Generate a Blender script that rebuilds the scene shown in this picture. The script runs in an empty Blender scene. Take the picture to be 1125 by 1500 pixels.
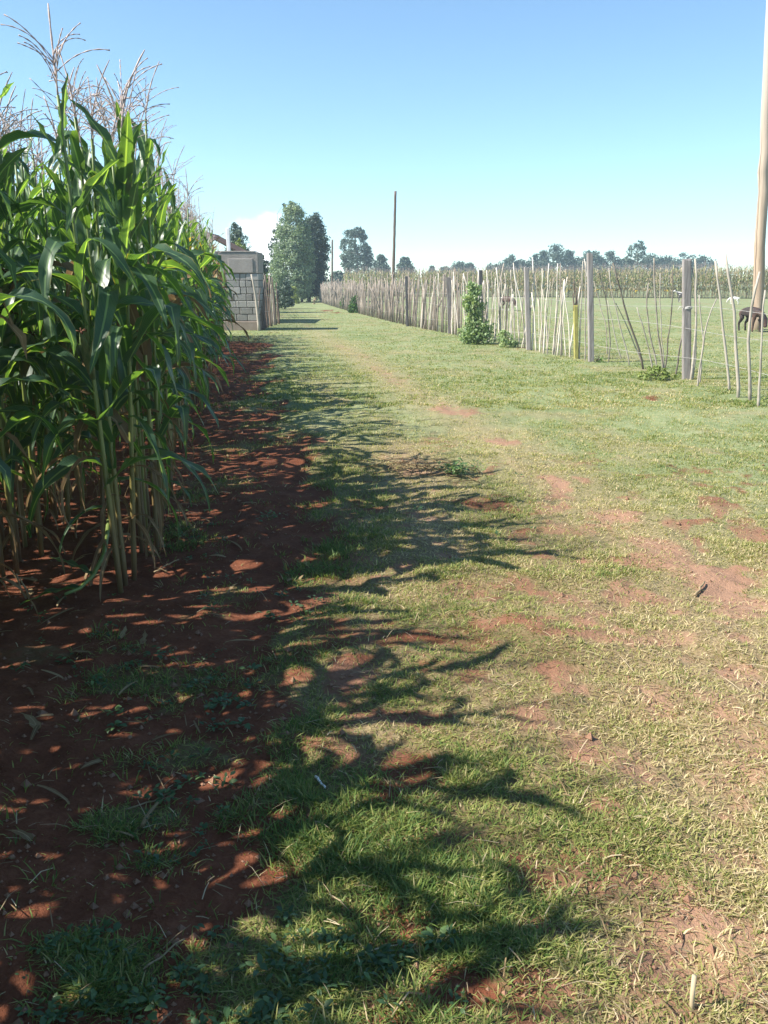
import bpy, math, random
import numpy as np
from mathutils import Vector, Matrix

scene = bpy.context.scene
C = scene.collection

# ------------------------------------------------------------------ camera, sky, sun, exposure
CAM_H = 1.6
FPX = 1250.0                                   # focal length in photo pixels (photo is 1125 x 1500)
TANP = 340.0 / FPX                             # horizon sits 340 px above the middle of the photo
PITCH = math.atan(TANP)
cam_data = bpy.data.cameras.new("camera")
cam_data.sensor_fit = 'VERTICAL'
cam_data.sensor_height = 36.0
cam_data.lens = 36.0 * FPX / 1500.0
cam_data.clip_start = 0.05
cam_data.clip_end = 8000
cam = bpy.data.objects.new("camera", cam_data)
cam.location = (0, 0, CAM_H)
cam.rotation_euler = (math.radians(90) - PITCH, 0, 0)
C.objects.link(cam)
scene.camera = cam

SUN_EL = math.radians(44)
SUN_AZ = math.radians(12)                      # light travels towards +X, a little towards +Y
sun_dir = Vector((math.cos(SUN_AZ) * math.cos(SUN_EL), math.sin(SUN_AZ) * math.cos(SUN_EL), -math.sin(SUN_EL)))
sun_data = bpy.data.lights.new("sun", 'SUN')
sun_data.energy = 5.0
sun_data.angle = math.radians(0.55)
sun_data.color = (1.0, 0.94, 0.84)
sun = bpy.data.objects.new("sun", sun_data)
sun.rotation_euler = sun_dir.to_track_quat('-Z', 'Y').to_euler()
sun.location = (-20, -5, 25)
C.objects.link(sun)

world = bpy.data.worlds.new("World")
scene.world = world
world.use_nodes = True
wn, wl = world.node_tree.nodes, world.node_tree.links
bg = wn["Background"]
sky = wn.new("ShaderNodeTexSky")
sky.sky_type = 'NISHITA'
sky.sun_disc = False
sky.sun_elevation = SUN_EL
sky.sun_rotation = math.atan2(-sun_dir.x, -sun_dir.y)
sky.altitude = 2100
sky.air_density = 1.0
sky.dust_density = 0.35
sky.ozone_density = 1.6
bg.inputs["Strength"].default_value = 0.10
# one white cumulus low over the lane end
CLOUD_DIR = Vector(((391 - 562.5) / FPX, math.cos(PITCH) + (750 - 366) / FPX * math.sin(PITCH),
                    -math.sin(PITCH) + (750 - 366) / FPX * math.cos(PITCH))).normalized()
tc = wn.new("ShaderNodeTexCoord")
sub = wn.new("ShaderNodeVectorMath"); sub.operation = 'SUBTRACT'
sub.inputs[1].default_value = CLOUD_DIR
wl.new(tc.outputs["Generated"], sub.inputs[0])
mul = wn.new("ShaderNodeVectorMath"); mul.operation = 'MULTIPLY'
mul.inputs[1].default_value = (1 / 0.030, 1 / 0.06, 1 / 0.036)
wl.new(sub.outputs[0], mul.inputs[0])
ln = wn.new("ShaderNodeVectorMath"); ln.operation = 'LENGTH'
wl.new(mul.outputs[0], ln.inputs[0])
cn = wn.new("ShaderNodeTexNoise"); cn.inputs["Scale"].default_value = 30; cn.inputs["Detail"].default_value = 5
wl.new(tc.outputs["Generated"], cn.inputs["Vector"])
cm = wn.new("ShaderNodeMath"); cm.operation = 'MULTIPLY_ADD'
cm.inputs[1].default_value = 2.2; cm.inputs[2].default_value = -1.05
wl.new(cn.outputs[0], cm.inputs[0])
ca = wn.new("ShaderNodeMath"); ca.operation = 'ADD'
wl.new(ln.outputs["Value"], ca.inputs[0]); wl.new(cm.outputs[0], ca.inputs[1])
cr = wn.new("ShaderNodeMapRange"); cr.interpolation_type = 'SMOOTHSTEP'
cr.inputs["From Min"].default_value = 1.25; cr.inputs["From Max"].default_value = 0.55
wl.new(ca.outputs[0], cr.inputs["Value"])
tint = wn.new("ShaderNodeMix"); tint.data_type = 'RGBA'; tint.blend_type = 'MULTIPLY'
tint.inputs[0].default_value = 1.0
tint.inputs[7].default_value = (0.87, 1.02, 1.02, 1)
wl.new(sky.outputs[0], tint.inputs[6])
cx = wn.new("ShaderNodeMix"); cx.data_type = 'RGBA'
wl.new(cr.outputs[0], cx.inputs[0]); wl.new(tint.outputs[2], cx.inputs[6])
cx.inputs[7].default_value = (9.5, 9.6, 9.7, 1)
wl.new(cx.outputs[2], bg.inputs["Color"])

scene.view_settings.view_transform = 'Standard'
scene.view_settings.look = 'None'
scene.view_settings.gamma = 1.0
scene.view_settings.exposure = 1.2
scene.cycles.max_bounces = 6
scene.cycles.transparent_max_bounces = 4

# ------------------------------------------------------------------ helpers
CP, SP = math.cos(PITCH), math.sin(PITCH)
def ray(px, py):
    u, v = (px - 562.5) / FPX, (750.0 - py) / FPX
    return u, CP + v * SP, -SP + v * CP
def gp(px, py):                                # photo pixel -> point on the flat ground
    u, Y, Z = ray(px, py)
    t = CAM_H / -Z
    return u * t, Y * t
def at(px, py, D):                             # photo pixel -> point at distance D along +Y
    u, Y, Z = ray(px, py)
    t = D / Y
    return np.array((u * t, D, CAM_H + Z * t))

def _h(ix, iy, seed):
    n = (ix.astype(np.int64) * 374761393 + iy.astype(np.int64) * 668265263 + seed * 1442695041) & 0xFFFFFFFF
    n = ((n ^ (n >> 13)) * 1274126177) & 0xFFFFFFFF
    n = (n ^ (n >> 16)) & 0xFFFFFFFF
    return n / 4294967295.0
def vnoise(x, y, seed=0):
    x = np.asarray(x, float); y = np.asarray(y, float)
    x0, y0 = np.floor(x), np.floor(y)
    fx, fy = x - x0, y - y0
    fx = fx * fx * (3 - 2 * fx); fy = fy * fy * (3 - 2 * fy)
    a, b = _h(x0, y0, seed), _h(x0 + 1, y0, seed)
    c, d = _h(x0, y0 + 1, seed), _h(x0 + 1, y0 + 1, seed)
    return (a * (1 - fx) + b * fx) * (1 - fy) + (c * (1 - fx) + d * fx) * fy
def fbm(x, y, seed=0, oct=3):
    s, a, t = 0.0, 1.0, 0.0
    for i in range(oct):
        s = s + a * vnoise(x * 2 ** i + 17.3 * i, y * 2 ** i - 9.1 * i, seed + i); t += a; a *= 0.5
    return s / t
def sstep(a, b, x):
    t = np.clip((np.asarray(x, float) - a) / (b - a), 0, 1)
    return t * t * (3 - 2 * t)

class Geo:
    """collects quads and triangles with two point attributes, then links them as ONE mesh object"""
    def __init__(s):
        s.V, s.Q, s.T, s.mq, s.mt, s.tint, s.u, s.n = [], [], [], [], [], [], [], 0
    def add(s, V, Q=None, T=None, m=0, tint=0.5, u=0.5):
        V = np.asarray(V, float).reshape(-1, 3); k = len(V)
        s.V.append(V)
        if Q is not None and len(Q):
            Q = np.asarray(Q, np.int64).reshape(-1, 4) + s.n; s.Q.append(Q); s.mq.append(np.full(len(Q), m))
        if T is not None and len(T):
            T = np.asarray(T, np.int64).reshape(-1, 3) + s.n; s.T.append(T); s.mt.append(np.full(len(T), m))
        s.tint.append(np.broadcast_to(np.asarray(tint, float), (k,)).copy())
        s.u.append(np.broadcast_to(np.asarray(u, float), (k,)).copy())
        s.n += k
        return s
    def mesh(s, name, mats, smooth=True):
        V = np.concatenate(s.V)
        Q = np.concatenate(s.Q) if s.Q else np.zeros((0, 4), np.int64)
        T = np.concatenate(s.T) if s.T else np.zeros((0, 3), np.int64)
        mi = np.concatenate([np.concatenate(x) if x else np.zeros(0) for x in (s.mq, s.mt)]).astype(np.int32)
        me = bpy.data.meshes.new(name)
        me.vertices.add(len(V)); me.vertices.foreach_set("co", V.astype(np.float32).ravel())
        nl = Q.size + T.size
        me.loops.add(nl); me.loops.foreach_set("vertex_index", np.concatenate([Q.ravel(), T.ravel()]).astype(np.int32))
        me.polygons.add(len(Q) + len(T))
        ls = np.concatenate([np.arange(len(Q)) * 4, Q.size + np.arange(len(T)) * 3]).astype(np.int32)
        me.polygons.foreach_set("loop_start", ls)
        if not isinstance(mats, (list, tuple)): mats = [mats]
        for m in mats: me.materials.append(m)
        me.polygons.foreach_set("material_index", mi)
        me.polygons.foreach_set("use_smooth", np.full(len(mi), smooth))
        for nm, arr in (("tint", s.tint), ("u", s.u)):
            a = me.attributes.new(nm, 'FLOAT', 'POINT')
            a.data.foreach_set("value", np.concatenate(arr).astype(np.float32))
        me.update(calc_edges=True)
        me.validate()
        return me
    def build(s, name, mats, parent=None, smooth=True, loc=None):
        return link(name, s.mesh(name, mats, smooth), parent, loc)

def link(name, me, parent=None, loc=None):
    o = bpy.data.objects.new(name, me)
    C.objects.link(o)
    if parent is not None: o.parent = parent
    if loc is not None: o.location = loc
    return o
def tag(o, label=None, cat=None, group=None, kind=None):
    if label: o["label"] = label
    if cat: o["category"] = cat
    if group: o["group"] = group
    if kind: o["kind"] = kind
    return o
def thing(name, label, cat, loc=(0, 0, 0), rz=0.0, group=None):
    o = link(name, None, None, loc)
    o.empty_display_size = 0.2
    o.rotation_euler = (0, 0, rz)
    return tag(o, label, cat, group)

def tube(pts, rad, ns=6, cap=True):
    P = np.asarray(pts, float); n = len(P)
    R = np.broadcast_to(np.asarray(rad, float), (n,))
    t = np.gradient(P, axis=0); t /= np.linalg.norm(t, axis=1)[:, None] + 1e-12
    ref = np.array((1.0, 0, 0)) if abs(t[0][0]) < 0.8 else np.array((0, 1.0, 0))
    a = ref - t[0] * ref.dot(t[0]); a /= np.linalg.norm(a)
    V = np.zeros((n, ns, 3)); ang = np.arange(ns) * 2 * math.pi / ns
    for i in range(n):
        a = a - t[i] * a.dot(t[i]); a /= np.linalg.norm(a) + 1e-12
        b = np.cross(t[i], a)
        V[i] = P[i] + R[i] * (np.cos(ang)[:, None] * a + np.sin(ang)[:, None] * b)
    i, j = np.meshgrid(np.arange(n - 1), np.arange(ns), indexing='ij')
    j2 = (j + 1) % ns
    Q = np.stack([i * ns + j, i * ns + j2, (i + 1) * ns + j2, (i + 1) * ns + j], -1).reshape(-1, 4)
    V = V.reshape(-1, 3); T = None
    if cap:
        V = np.vstack([V, P[:1], P[-1:]]); c0, c1 = n * ns, n * ns + 1
        k = np.arange(ns); k2 = (k + 1) % ns
        T = np.vstack([np.stack([np.full(ns, c0), k2, k], -1),
                       np.stack([np.full(ns, c1), (n - 1) * ns + k, (n - 1) * ns + k2], -1)])
    return V, Q, T

def boxgeo(x0, x1, y0, y1, z0, z1, bev=0.0):
    if bev <= 0:
        V = np.array([(x, y, z) for z in (z0, z1) for y in (y0, y1) for x in (x0, x1)])
        Q = [(0, 2, 3, 1), (4, 5, 7, 6), (0, 1, 5, 4), (2, 6, 7, 3), (0, 4, 6, 2), (1, 3, 7, 5)]
        return V, Q, None
    def ring(z, i):
        return [(x0 + i, y0 + bev, z), (x0 + bev, y0 + i, z), (x1 - bev, y0 + i, z), (x1 - i, y0 + bev, z),
                (x1 - i, y1 - bev, z), (x1 - bev, y1 - i, z), (x0 + bev, y1 - i, z), (x0 + i, y1 - bev, z)]
    rs = [ring(z0, bev * 0.7), ring(z0 + bev, 0), ring(z1 - bev, 0), ring(z1, bev * 0.7)]
    V = np.array(sum(rs, [])); Q = []
    for r in range(3):
        for k in range(8):
            k2 = (k + 1) % 8
            Q.append((r * 8 + k, r * 8 + k2, r * 8 + 8 + k2, r * 8 + 8 + k))
    T = [(0, k + 1, k) for k in range(1, 7)] + [(24, 24 + k, 24 + k + 1) for k in range(1, 7)]
    return V, Q, T

# ------------------------------------------------------------------ materials
def newmat(name):
    m = bpy.data.materials.new(name); m.use_nodes = True
    nt = m.node_tree
    return m, nt, nt.nodes, nt.links, nt.nodes["Principled BSDF"]
def ramp(nodes, stops):
    r = nodes.new("ShaderNodeValToRGB")
    el = r.color_ramp.elements
    el[0].position, el[0].color = stops[0][0], (*stops[0][1], 1)
    el[1].position, el[1].color = stops[-1][0], (*stops[-1][1], 1)
    for p, c in stops[1:-1]:
        e = el.new(p); e.color = (*c, 1)
    return r
def attr(nodes, nm):
    a = nodes.new("ShaderNodeAttribute"); a.attribute_name = nm
    return a.outputs["Fac"]
def math_(nt, op, a, b=None, c=None, clamp=False):
    n = nt.nodes.new("ShaderNodeMath"); n.operation = op; n.use_clamp = clamp
    for i, x in enumerate((a, b, c)):
        if x is None: continue
        if isinstance(x, (int, float)): n.inputs[i].default_value = x
        else: nt.links.new(x, n.inputs[i])
    return n.outputs[0]
def mixc(nt, fac, a, b, mode='MIX'):
    n = nt.nodes.new("ShaderNodeMix"); n.data_type = 'RGBA'; n.blend_type = mode
    for i, x in ((0, fac), (6, a), (7, b)):
        if isinstance(x, (int, float)): n.inputs[i].default_value = x
        elif isinstance(x, tuple): n.inputs[i].default_value = (*x, 1)
        else: nt.links.new(x, n.inputs[i])
    return n.outputs[2]
def noise(nt, scale, detail=3, vec=None, rough=0.55):
    n = nt.nodes.new("ShaderNodeTexNoise")
    n.inputs["Scale"].default_value = scale; n.inputs["Detail"].default_value = detail
    n.inputs["Roughness"].default_value = rough
    if vec is not None: nt.links.new(vec, n.inputs["Vector"])
    return n.outputs[0]
def objco(nt, sx=1, sy=1, sz=1):
    t = nt.nodes.new("ShaderNodeTexCoord"); mp = nt.nodes.new("ShaderNodeMapping")
    mp.inputs["Scale"].default_value = (sx, sy, sz)
    nt.links.new(t.outputs["Object"], mp.inputs["Vector"])
    return mp.outputs[0]
def bump(nt, b, h, strength=0.4, dist=0.02):
    n = nt.nodes.new("ShaderNodeBump")
    n.inputs["Strength"].default_value = strength; n.inputs["Distance"].default_value = dist
    nt.links.new(h, n.inputs["Height"]); nt.links.new(n.outputs[0], b.inputs["Normal"])
def objrand(nt):
    return nt.nodes.new("ShaderNodeObjectInfo").outputs["Random"]

def leafmat(name, stops, trans_mul, trans=0.35, rough=0.45, spec=0.4, midrib=None, rand=0.12, usecol=True):
    """leaf: colour ramp over the 'tint' attribute, plus translucency"""
    m, nt, N, L, b = newmat(name)
    r = ramp(N, stops)
    t = attr(N, "tint")
    t = math_(nt, 'ADD', t, math_(nt, 'MULTIPLY_ADD', objrand(nt), rand, -rand / 2))
    nz = noise(nt, 14, 2, objco(nt))
    t = math_(nt, 'ADD', t, math_(nt, 'MULTIPLY_ADD', nz, 0.3, -0.15))
    L.new(t, r.inputs[0])
    col = r.outputs[0]
    if midrib:
        d = math_(nt, 'ABSOLUTE', math_(nt, 'SUBTRACT', attr(N, "u"), 0.5))
        f = nt.nodes.new("ShaderNodeMapRange"); f.inputs["From Min"].default_value = 0.085; f.inputs["From Max"].default_value = 0.03
        L.new(d, f.inputs["Value"])
        wv = math_(nt, 'SINE', math_(nt, 'MULTIPLY', attr(N, "u"), 90))
        col = mixc(nt, math_(nt, 'MULTIPLY_ADD', wv, 0.10, 0.10), col, midrib)
        col = mixc(nt, math_(nt, 'MULTIPLY', f.outputs[0], 0.75), col, midrib)
        e = nt.nodes.new("ShaderNodeMapRange"); e.inputs["From Min"].default_value = 0.45; e.inputs["From Max"].default_value = 0.66
        L.new(math_(nt, 'ADD', d, math_(nt, 'MULTIPLY_ADD', noise(nt, 5, 4, objco(nt)), 0.5, -0.27)), e.inputs["Value"])
        col = mixc(nt, e.outputs[0], col, (0.26, 0.22, 0.09))
    L.new(col, b.inputs["Base Color"])
    b.inputs["Roughness"].default_value = rough
    b.inputs["Specular IOR Level"].default_value = spec
    tr = N.new("ShaderNodeBsdfTranslucent")
    L.new(mixc(nt, 1.0, col, trans_mul, 'MULTIPLY'), tr.inputs["Color"])
    mx = N.new("ShaderNodeMixShader"); mx.inputs[0].default_value = trans
    L.new(b.outputs[0], mx.inputs[1]); L.new(tr.outputs[0], mx.inputs[2])
    L.new(mx.outputs[0], N["Material Output"].inputs["Surface"])
    return m

M = {}
M['maize_leaf'] = leafmat("maize_leaf", [(0, (0.011, 0.038, 0.027)), (0.5, (0.021, 0.058, 0.033)), (0.8, (0.050, 0.100, 0.034)), (1.0, (0.12, 0.16, 0.04))],
                          (5.6, 5.0, 1.0), trans=0.34, rough=0.40, spec=0.5, midrib=(0.17, 0.27, 0.12), rand=0.34)
M['dry_leaf'] = leafmat("dry_maize_leaf", [(0, (0.11, 0.065, 0.035)), (0.5, (0.21, 0.14, 0.075)), (1.0, (0.38, 0.29, 0.17))],
                        (1.3, 1.2, 1.0), trans=0.3, rough=0.8, spec=0.1, midrib=(0.45, 0.35, 0.2))
M['yellow_leaf'] = leafmat("yellow_maize_leaf", [(0, (0.55, 0.36, 0.02)), (1.0, (0.75, 0.55, 0.04))], (1.2, 1.1, 0.8), trans=0.4, rough=0.5, spec=0.3, midrib=(0.7, 0.6, 0.2))
M['tree_pale'] = leafmat("pale_tree_leaf", [(0, (0.085, 0.135, 0.080)), (0.6, (0.19, 0.255, 0.145)), (1, (0.32, 0.38, 0.25))], (1.5, 1.6, 0.8), trans=0.25, rough=0.55)
M['tree_dark'] = leafmat("dark_tree_leaf", [(0, (0.032, 0.065, 0.052)), (0.6, (0.066, 0.105, 0.078)), (1, (0.11, 0.15, 0.105))], (1.4, 1.5, 0.9), trans=0.2, rough=0.55)
M['bush_leaf'] = leafmat("bush_leaf", [(0, (0.030, 0.085, 0.020)), (0.6, (0.075, 0.17, 0.035)), (1, (0.17, 0.27, 0.06))], (1.8, 1.8, 0.7), trans=0.3, rough=0.5)
M['hedge_leaf'] = leafmat("hedge_leaf", [(0, (0.080, 0.14, 0.055)), (0.6, (0.19, 0.28, 0.115)), (1, (0.34, 0.42, 0.21))], (1.6, 1.6, 0.8), trans=0.3, rough=0.5)
M['pale_bush'] = leafmat("yellow_green_leaf", [(0, (0.16, 0.22, 0.05)), (1, (0.36, 0.40, 0.13))], (1.3, 1.3, 0.7), trans=0.3, rough=0.6)
M['grass'] = leafmat("grass_blade", [(0, (0.065, 0.130, 0.030)), (0.3, (0.150, 0.205, 0.048)), (0.58, (0.285, 0.285, 0.092)), (0.8, (0.44, 0.37, 0.20)), (1, (0.60, 0.50, 0.32))],
                     (1.6, 1.6, 0.7), trans=0.30, rough=0.55, spec=0.25, rand=0.0)
M['straw'] = leafmat("straw", [(0, (0.17, 0.11, 0.06)), (0.5, (0.32, 0.24, 0.14)), (1, (0.52, 0.43, 0.29))], (1, 1, 1), trans=0.1, rough=0.8, spec=0.1)
M['weed'] = leafmat("weed_leaf", [(0, (0.030, 0.070, 0.030)), (0.6, (0.060, 0.12, 0.045)), (1, (0.14, 0.22, 0.07))], (1.7, 1.8, 0.7), trans=0.28, rough=0.5)

M['ripe_leaf'] = leafmat("ripening_maize_leaf", [(0, (0.13, 0.17, 0.07)), (0.5, (0.25, 0.27, 0.12)), (1, (0.45, 0.40, 0.22))], (1.5, 1.5, 0.8), trans=0.3, rough=0.6, rand=0.0)
M['straw_leaf'] = leafmat("straw_maize_leaf", [(0, (0.26, 0.20, 0.12)), (0.5, (0.42, 0.34, 0.21)), (1, (0.58, 0.50, 0.34))], (1.1, 1.1, 1.0), trans=0.25, rough=0.7, rand=0.0)
def stalkmat():
    m, nt, N, L, b = newmat("maize_stalk")
    r = ramp(N, [(0, (0.14, 0.085, 0.042)), (0.2, (0.19, 0.155, 0.050)), (0.4, (0.16, 0.20, 0.045)), (1, (0.10, 0.16, 0.04))])
    t = math_(nt, 'ADD', attr(N, "tint"), math_(nt, 'MULTIPLY_ADD', noise(nt, 9, 3, objco(nt, 1, 1, .5)), 0.4, -0.2))
    t = math_(nt, 'ADD', t, math_(nt, 'MULTIPLY_ADD', objrand(nt), 0.24, -0.12))
    L.new(t, r.inputs[0]); L.new(r.outputs[0], b.inputs["Base Color"])
    b.inputs["Roughness"].default_value = 0.45
    return m
M['stalk'] = stalkmat()
def simple(name, c0, c1, scale=6, rough=0.8, sc=(1, 1, 1), detail=4, bmp=0.0, dist=0.01, rnd=0.0):
    m, nt, N, L, b = newmat(name)
    nz = noise(nt, scale, detail, objco(nt, *sc), 0.65)
    f = nz
    if rnd: f = math_(nt, 'ADD', nz, math_(nt, 'MULTIPLY_ADD', objrand(nt), rnd, -rnd / 2))
    r = ramp(N, [(0.3, c0), (0.7, c1)])
    L.new(f, r.inputs[0]); L.new(r.outputs[0], b.inputs["Base Color"])
    b.inputs["Roughness"].default_value = rough
    b.inputs["Specular IOR Level"].default_value = 0.2
    if bmp: bump(nt, b, nz, bmp, dist)
    return m
M['tassel'] = simple("maize_tassel", (0.28, 0.21, 0.20), (0.58, 0.49, 0.43), 60, 0.8)
M['silk'] = simple("maize_silk", (0.06, 0.025, 0.015), (0.16, 0.07, 0.04), 60)
M['husk'] = simple("maize_husk", (0.07, 0.12, 0.045), (0.20, 0.21, 0.09), 12, 0.5, (4, 4, .6))
M['bark'] = simple("tree_bark", (0.09, 0.075, 0.06), (0.22, 0.19, 0.16), 10, 0.9, (1, 1, .3), bmp=0.4)
M['stick'] = simple("weathered_stick", (0.12, 0.103, 0.085), (0.40, 0.36, 0.305), 5, 0.85, (1, 1, .7), 6, 0.3, 0.004, rnd=0.5)
M['pale_stick'] = simple("veil_pale_stick", (0.28, 0.235, 0.195), (0.76, 0.68, 0.59), 5, 0.85, (1, 1, .7), 6, 0.3, 0.004, rnd=0.5)  # farther sticks: lens veil brightening painted into the pale wood colour
M['post'] = simple("weathered_timber", (0.17, 0.15, 0.145), (0.40, 0.365, 0.345), 7, 0.85, (5, 5, .35), 6, 0.5, 0.004, rnd=0.2)
M['dark_post'] = simple("tarred_timber", (0.055, 0.055, 0.06), (0.15, 0.145, 0.145), 9, 0.8, (4, 4, .4), 5, 0.4, 0.004)
M['dark_pole'] = simple("dark_pole_wood", (0.10, 0.075, 0.06), (0.22, 0.17, 0.14), 6, 0.85, (4, 4, .3), 5)
M['yellow_paint'] = simple("yellow_painted_wood", (0.26, 0.24, 0.09), (0.48, 0.44, 0.13), 9, 0.7, (3, 3, .6), 5, 0.3, 0.003)
M['wire'] = simple("galvanised_wire", (0.30, 0.29, 0.28), (0.50, 0.48, 0.46), 8, 0.5)
M['string'] = simple("white_string", (0.6, 0.58, 0.55), (0.85, 0.82, 0.8), 8, 0.9)

def polemat():
    m, nt, N, L, b = newmat("pole_timber")
    v = objco(nt, 3, 3, .12)
    nz = noise(nt, 5, 6, v, 0.7)
    r = ramp(N, [(0.3, (0.23, 0.16, 0.11)), (0.7, (0.50, 0.385, 0.285))])
    L.new(nz, r.inputs[0])
    z = objco(nt, 1, 1, 1); sp = N.new("ShaderNodeSeparateXYZ"); L.new(z, sp.inputs[0])
    fz = N.new("ShaderNodeMapRange"); fz.inputs["From Min"].default_value = 2.0; fz.inputs["From Max"].default_value = 9.0
    L.new(sp.outputs[2], fz.inputs["Value"])
    col = mixc(nt, math_(nt, 'MULTIPLY', fz.outputs[0], 0.7), r.outputs[0], (0.50, 0.46, 0.41))
    # drying cracks that run along the grain
    wob = math_(nt, 'MULTIPLY_ADD', noise(nt, 1.1, 3, objco(nt, .2, .2, 1)), 0.22, -0.11)
    ang = math_(nt, 'ARCTAN2', sp.outputs[1], sp.outputs[0])
    d = math_(nt, 'ABSOLUTE', math_(nt, 'ADD', math_(nt, 'ADD', ang, 1.15), math_(nt, 'MULTIPLY', wob, 3.0)))
    cr_ = N.new("ShaderNodeMapRange"); cr_.inputs["From Min"].default_value = 0.11; cr_.inputs["From Max"].default_value = 0.05
    L.new(d, cr_.inputs["Value"])
    lo = N.new("ShaderNodeMapRange"); lo.inputs["From Min"].default_value = 6.2; lo.inputs["From Max"].default_value = 5.4
    L.new(sp.outputs[2], lo.inputs["Value"])
    col = mixc(nt, math_(nt, 'MULTIPLY', math_(nt, 'MULTIPLY', cr_.outputs[0], lo.outputs[0]), 0.85), col, (0.09, 0.06, 0.045))
    L.new(col, b.inputs["Base Color"]); b.inputs["Roughness"].default_value = 0.8
    b.inputs["Specular IOR Level"].default_value = 0.2
    bump(nt, b, nz, 0.4, 0.01)
    return m
M['pole'] = polemat()

def concrete(name, c0, c1):
    m, nt, N, L, b = newmat(name)
    n1 = noise(nt, 2.2, 8, objco(nt), 0.8); n2 = noise(nt, 60, 3, objco(nt))
    f = math_(nt, 'MULTIPLY_ADD', n2, 0.35, math_(nt, 'MULTIPLY', n1, 0.75))
    f = math_(nt, 'ADD', f, math_(nt, 'MULTIPLY_ADD', attr(N, "tint"), 0.5, -0.30))
    r = ramp(N, [(0.3, c0), (0.75, c1)])
    L.new(f, r.inputs[0]); L.new(r.outputs[0], b.inputs["Base Color"])
    b.inputs["Roughness"].default_value = 0.95; b.inputs["Specular IOR Level"].default_value = 0.1
    bump(nt, b, math_(nt, 'ADD', n2, n1), 0.8, 0.02)
    return m
M['block'] = concrete("stone_block", (0.20, 0.195, 0.185), (0.40, 0.39, 0.37))
M['mortar'] = concrete("mortar_joint", (0.065, 0.06, 0.055), (0.13, 0.12, 0.11))
M['plaster'] = concrete("cement_plaster", (0.23, 0.205, 0.185), (0.38, 0.35, 0.325))
M['footing'] = concrete("concrete_footing", (0.22, 0.17, 0.14), (0.36, 0.31, 0.27))
M['white_paint'] = simple("white_paint", (0.68, 0.68, 0.68), (0.82, 0.82, 0.81), 5, 0.6)
M['rust_roof'] = simple("rusty_iron_sheet", (0.06, 0.045, 0.04), (0.17, 0.11, 0.09), 4, 0.7, (1, 1, 1), 5)
M['mud'] = simple("mud_wall", (0.22, 0.15, 0.10), (0.34, 0.25, 0.18), 4, 0.95)

def groundmat():
    m, nt, N, L, b = newmat("ground_soil_and_turf")
    co = objco(nt)
    nA, nB, nC, nD = noise(nt, 0.7, 5, co), noise(nt, 7, 5, co, 0.65), noise(nt, 55, 4, co, 0.7), noise(nt, 2.2, 5, co, 0.7)
    soil = ramp(N, [(0.25, (0.068, 0.025, 0.014)), (0.5, (0.145, 0.053, 0.029)), (0.8, (0.26, 0.110, 0.064))])
    L.new(math_(nt, 'ADD', math_(nt, 'MULTIPLY', nB, 0.6), math_(nt, 'MULTIPLY', nC, 0.4)), soil.inputs[0])
    pale = mixc(nt, math_(nt, 'MULTIPLY', attr(N, "u"), 0.9), soil.outputs[0], (0.37, 0.235, 0.16))
    turf = ramp(N, [(0.36, (0.105, 0.150, 0.058)), (0.5, (0.205, 0.240, 0.115)), (0.64, (0.34, 0.33, 0.20))])
    L.new(math_(nt, 'ADD', math_(nt, 'MULTIPLY', nC, 0.5), math_(nt, 'ADD', math_(nt, 'MULTIPLY', nA, 0.25), math_(nt, 'MULTIPLY', nB, 0.25))), turf.inputs[0])
    sy_ = N.new("ShaderNodeSeparateXYZ"); L.new(co, sy_.inputs[0])
    my_ = N.new("ShaderNodeMapRange"); my_.inputs["From Min"].default_value = 5.0; my_.inputs["From Max"].default_value = 10.5
    L.new(math_(nt, 'ADD', math_(nt, 'MULTIPLY_ADD', sy_.outputs[0], 1.3, sy_.outputs[1]), math_(nt, 'MULTIPLY_ADD', nA, 6.0, -3.0)), my_.inputs["Value"])
    thatch = ramp(N, [(0.30, (0.085, 0.055, 0.030)), (0.5, (0.165, 0.125, 0.062)), (0.72, (0.29, 0.235, 0.135))])
    L.new(math_(nt, 'ADD', math_(nt, 'MULTIPLY', nC, 0.65), math_(nt, 'MULTIPLY', nD, 0.35)), thatch.inputs[0])
    dry = ramp(N, [(0.3, (0.17, 0.11, 0.065)), (0.7, (0.40, 0.31, 0.19))])
    L.new(nC, dry.inputs[0])
    tf = mixc(nt, math_(nt, 'MULTIPLY', attr(N, "u"), math_(nt, 'MULTIPLY_ADD', nD, 1.2, 0.1, True)), mixc(nt, my_.outputs[0], thatch.outputs[0], turf.outputs[0]), dry.outputs[0])
    s = math_(nt, 'ADD', attr(N, "tint"), math_(nt, 'MULTIPLY_ADD', nB, 0.9, -0.45))
    s = math_(nt, 'ADD', s, math_(nt, 'MULTIPLY_ADD', nC, 0.5, -0.25))
    mr = N.new("ShaderNodeMapRange"); mr.interpolation_type = 'SMOOTHSTEP'
    mr.inputs["From Min"].default_value = 0.26; mr.inputs["From Max"].default_value = 0.80
    L.new(s, mr.inputs["Value"])
    L.new(mixc(nt, mr.outputs[0], tf, pale), b.inputs["Base Color"])
    b.inputs["Roughness"].default_value = 0.95
    b.inputs["Specular IOR Level"].default_value = 0.08
    bump(nt, b, math_(nt, 'ADD', math_(nt, 'MULTIPLY', nB, 1.6), nC), 0.7, 0.02)
    return m
M['ground'] = groundmat()

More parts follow.
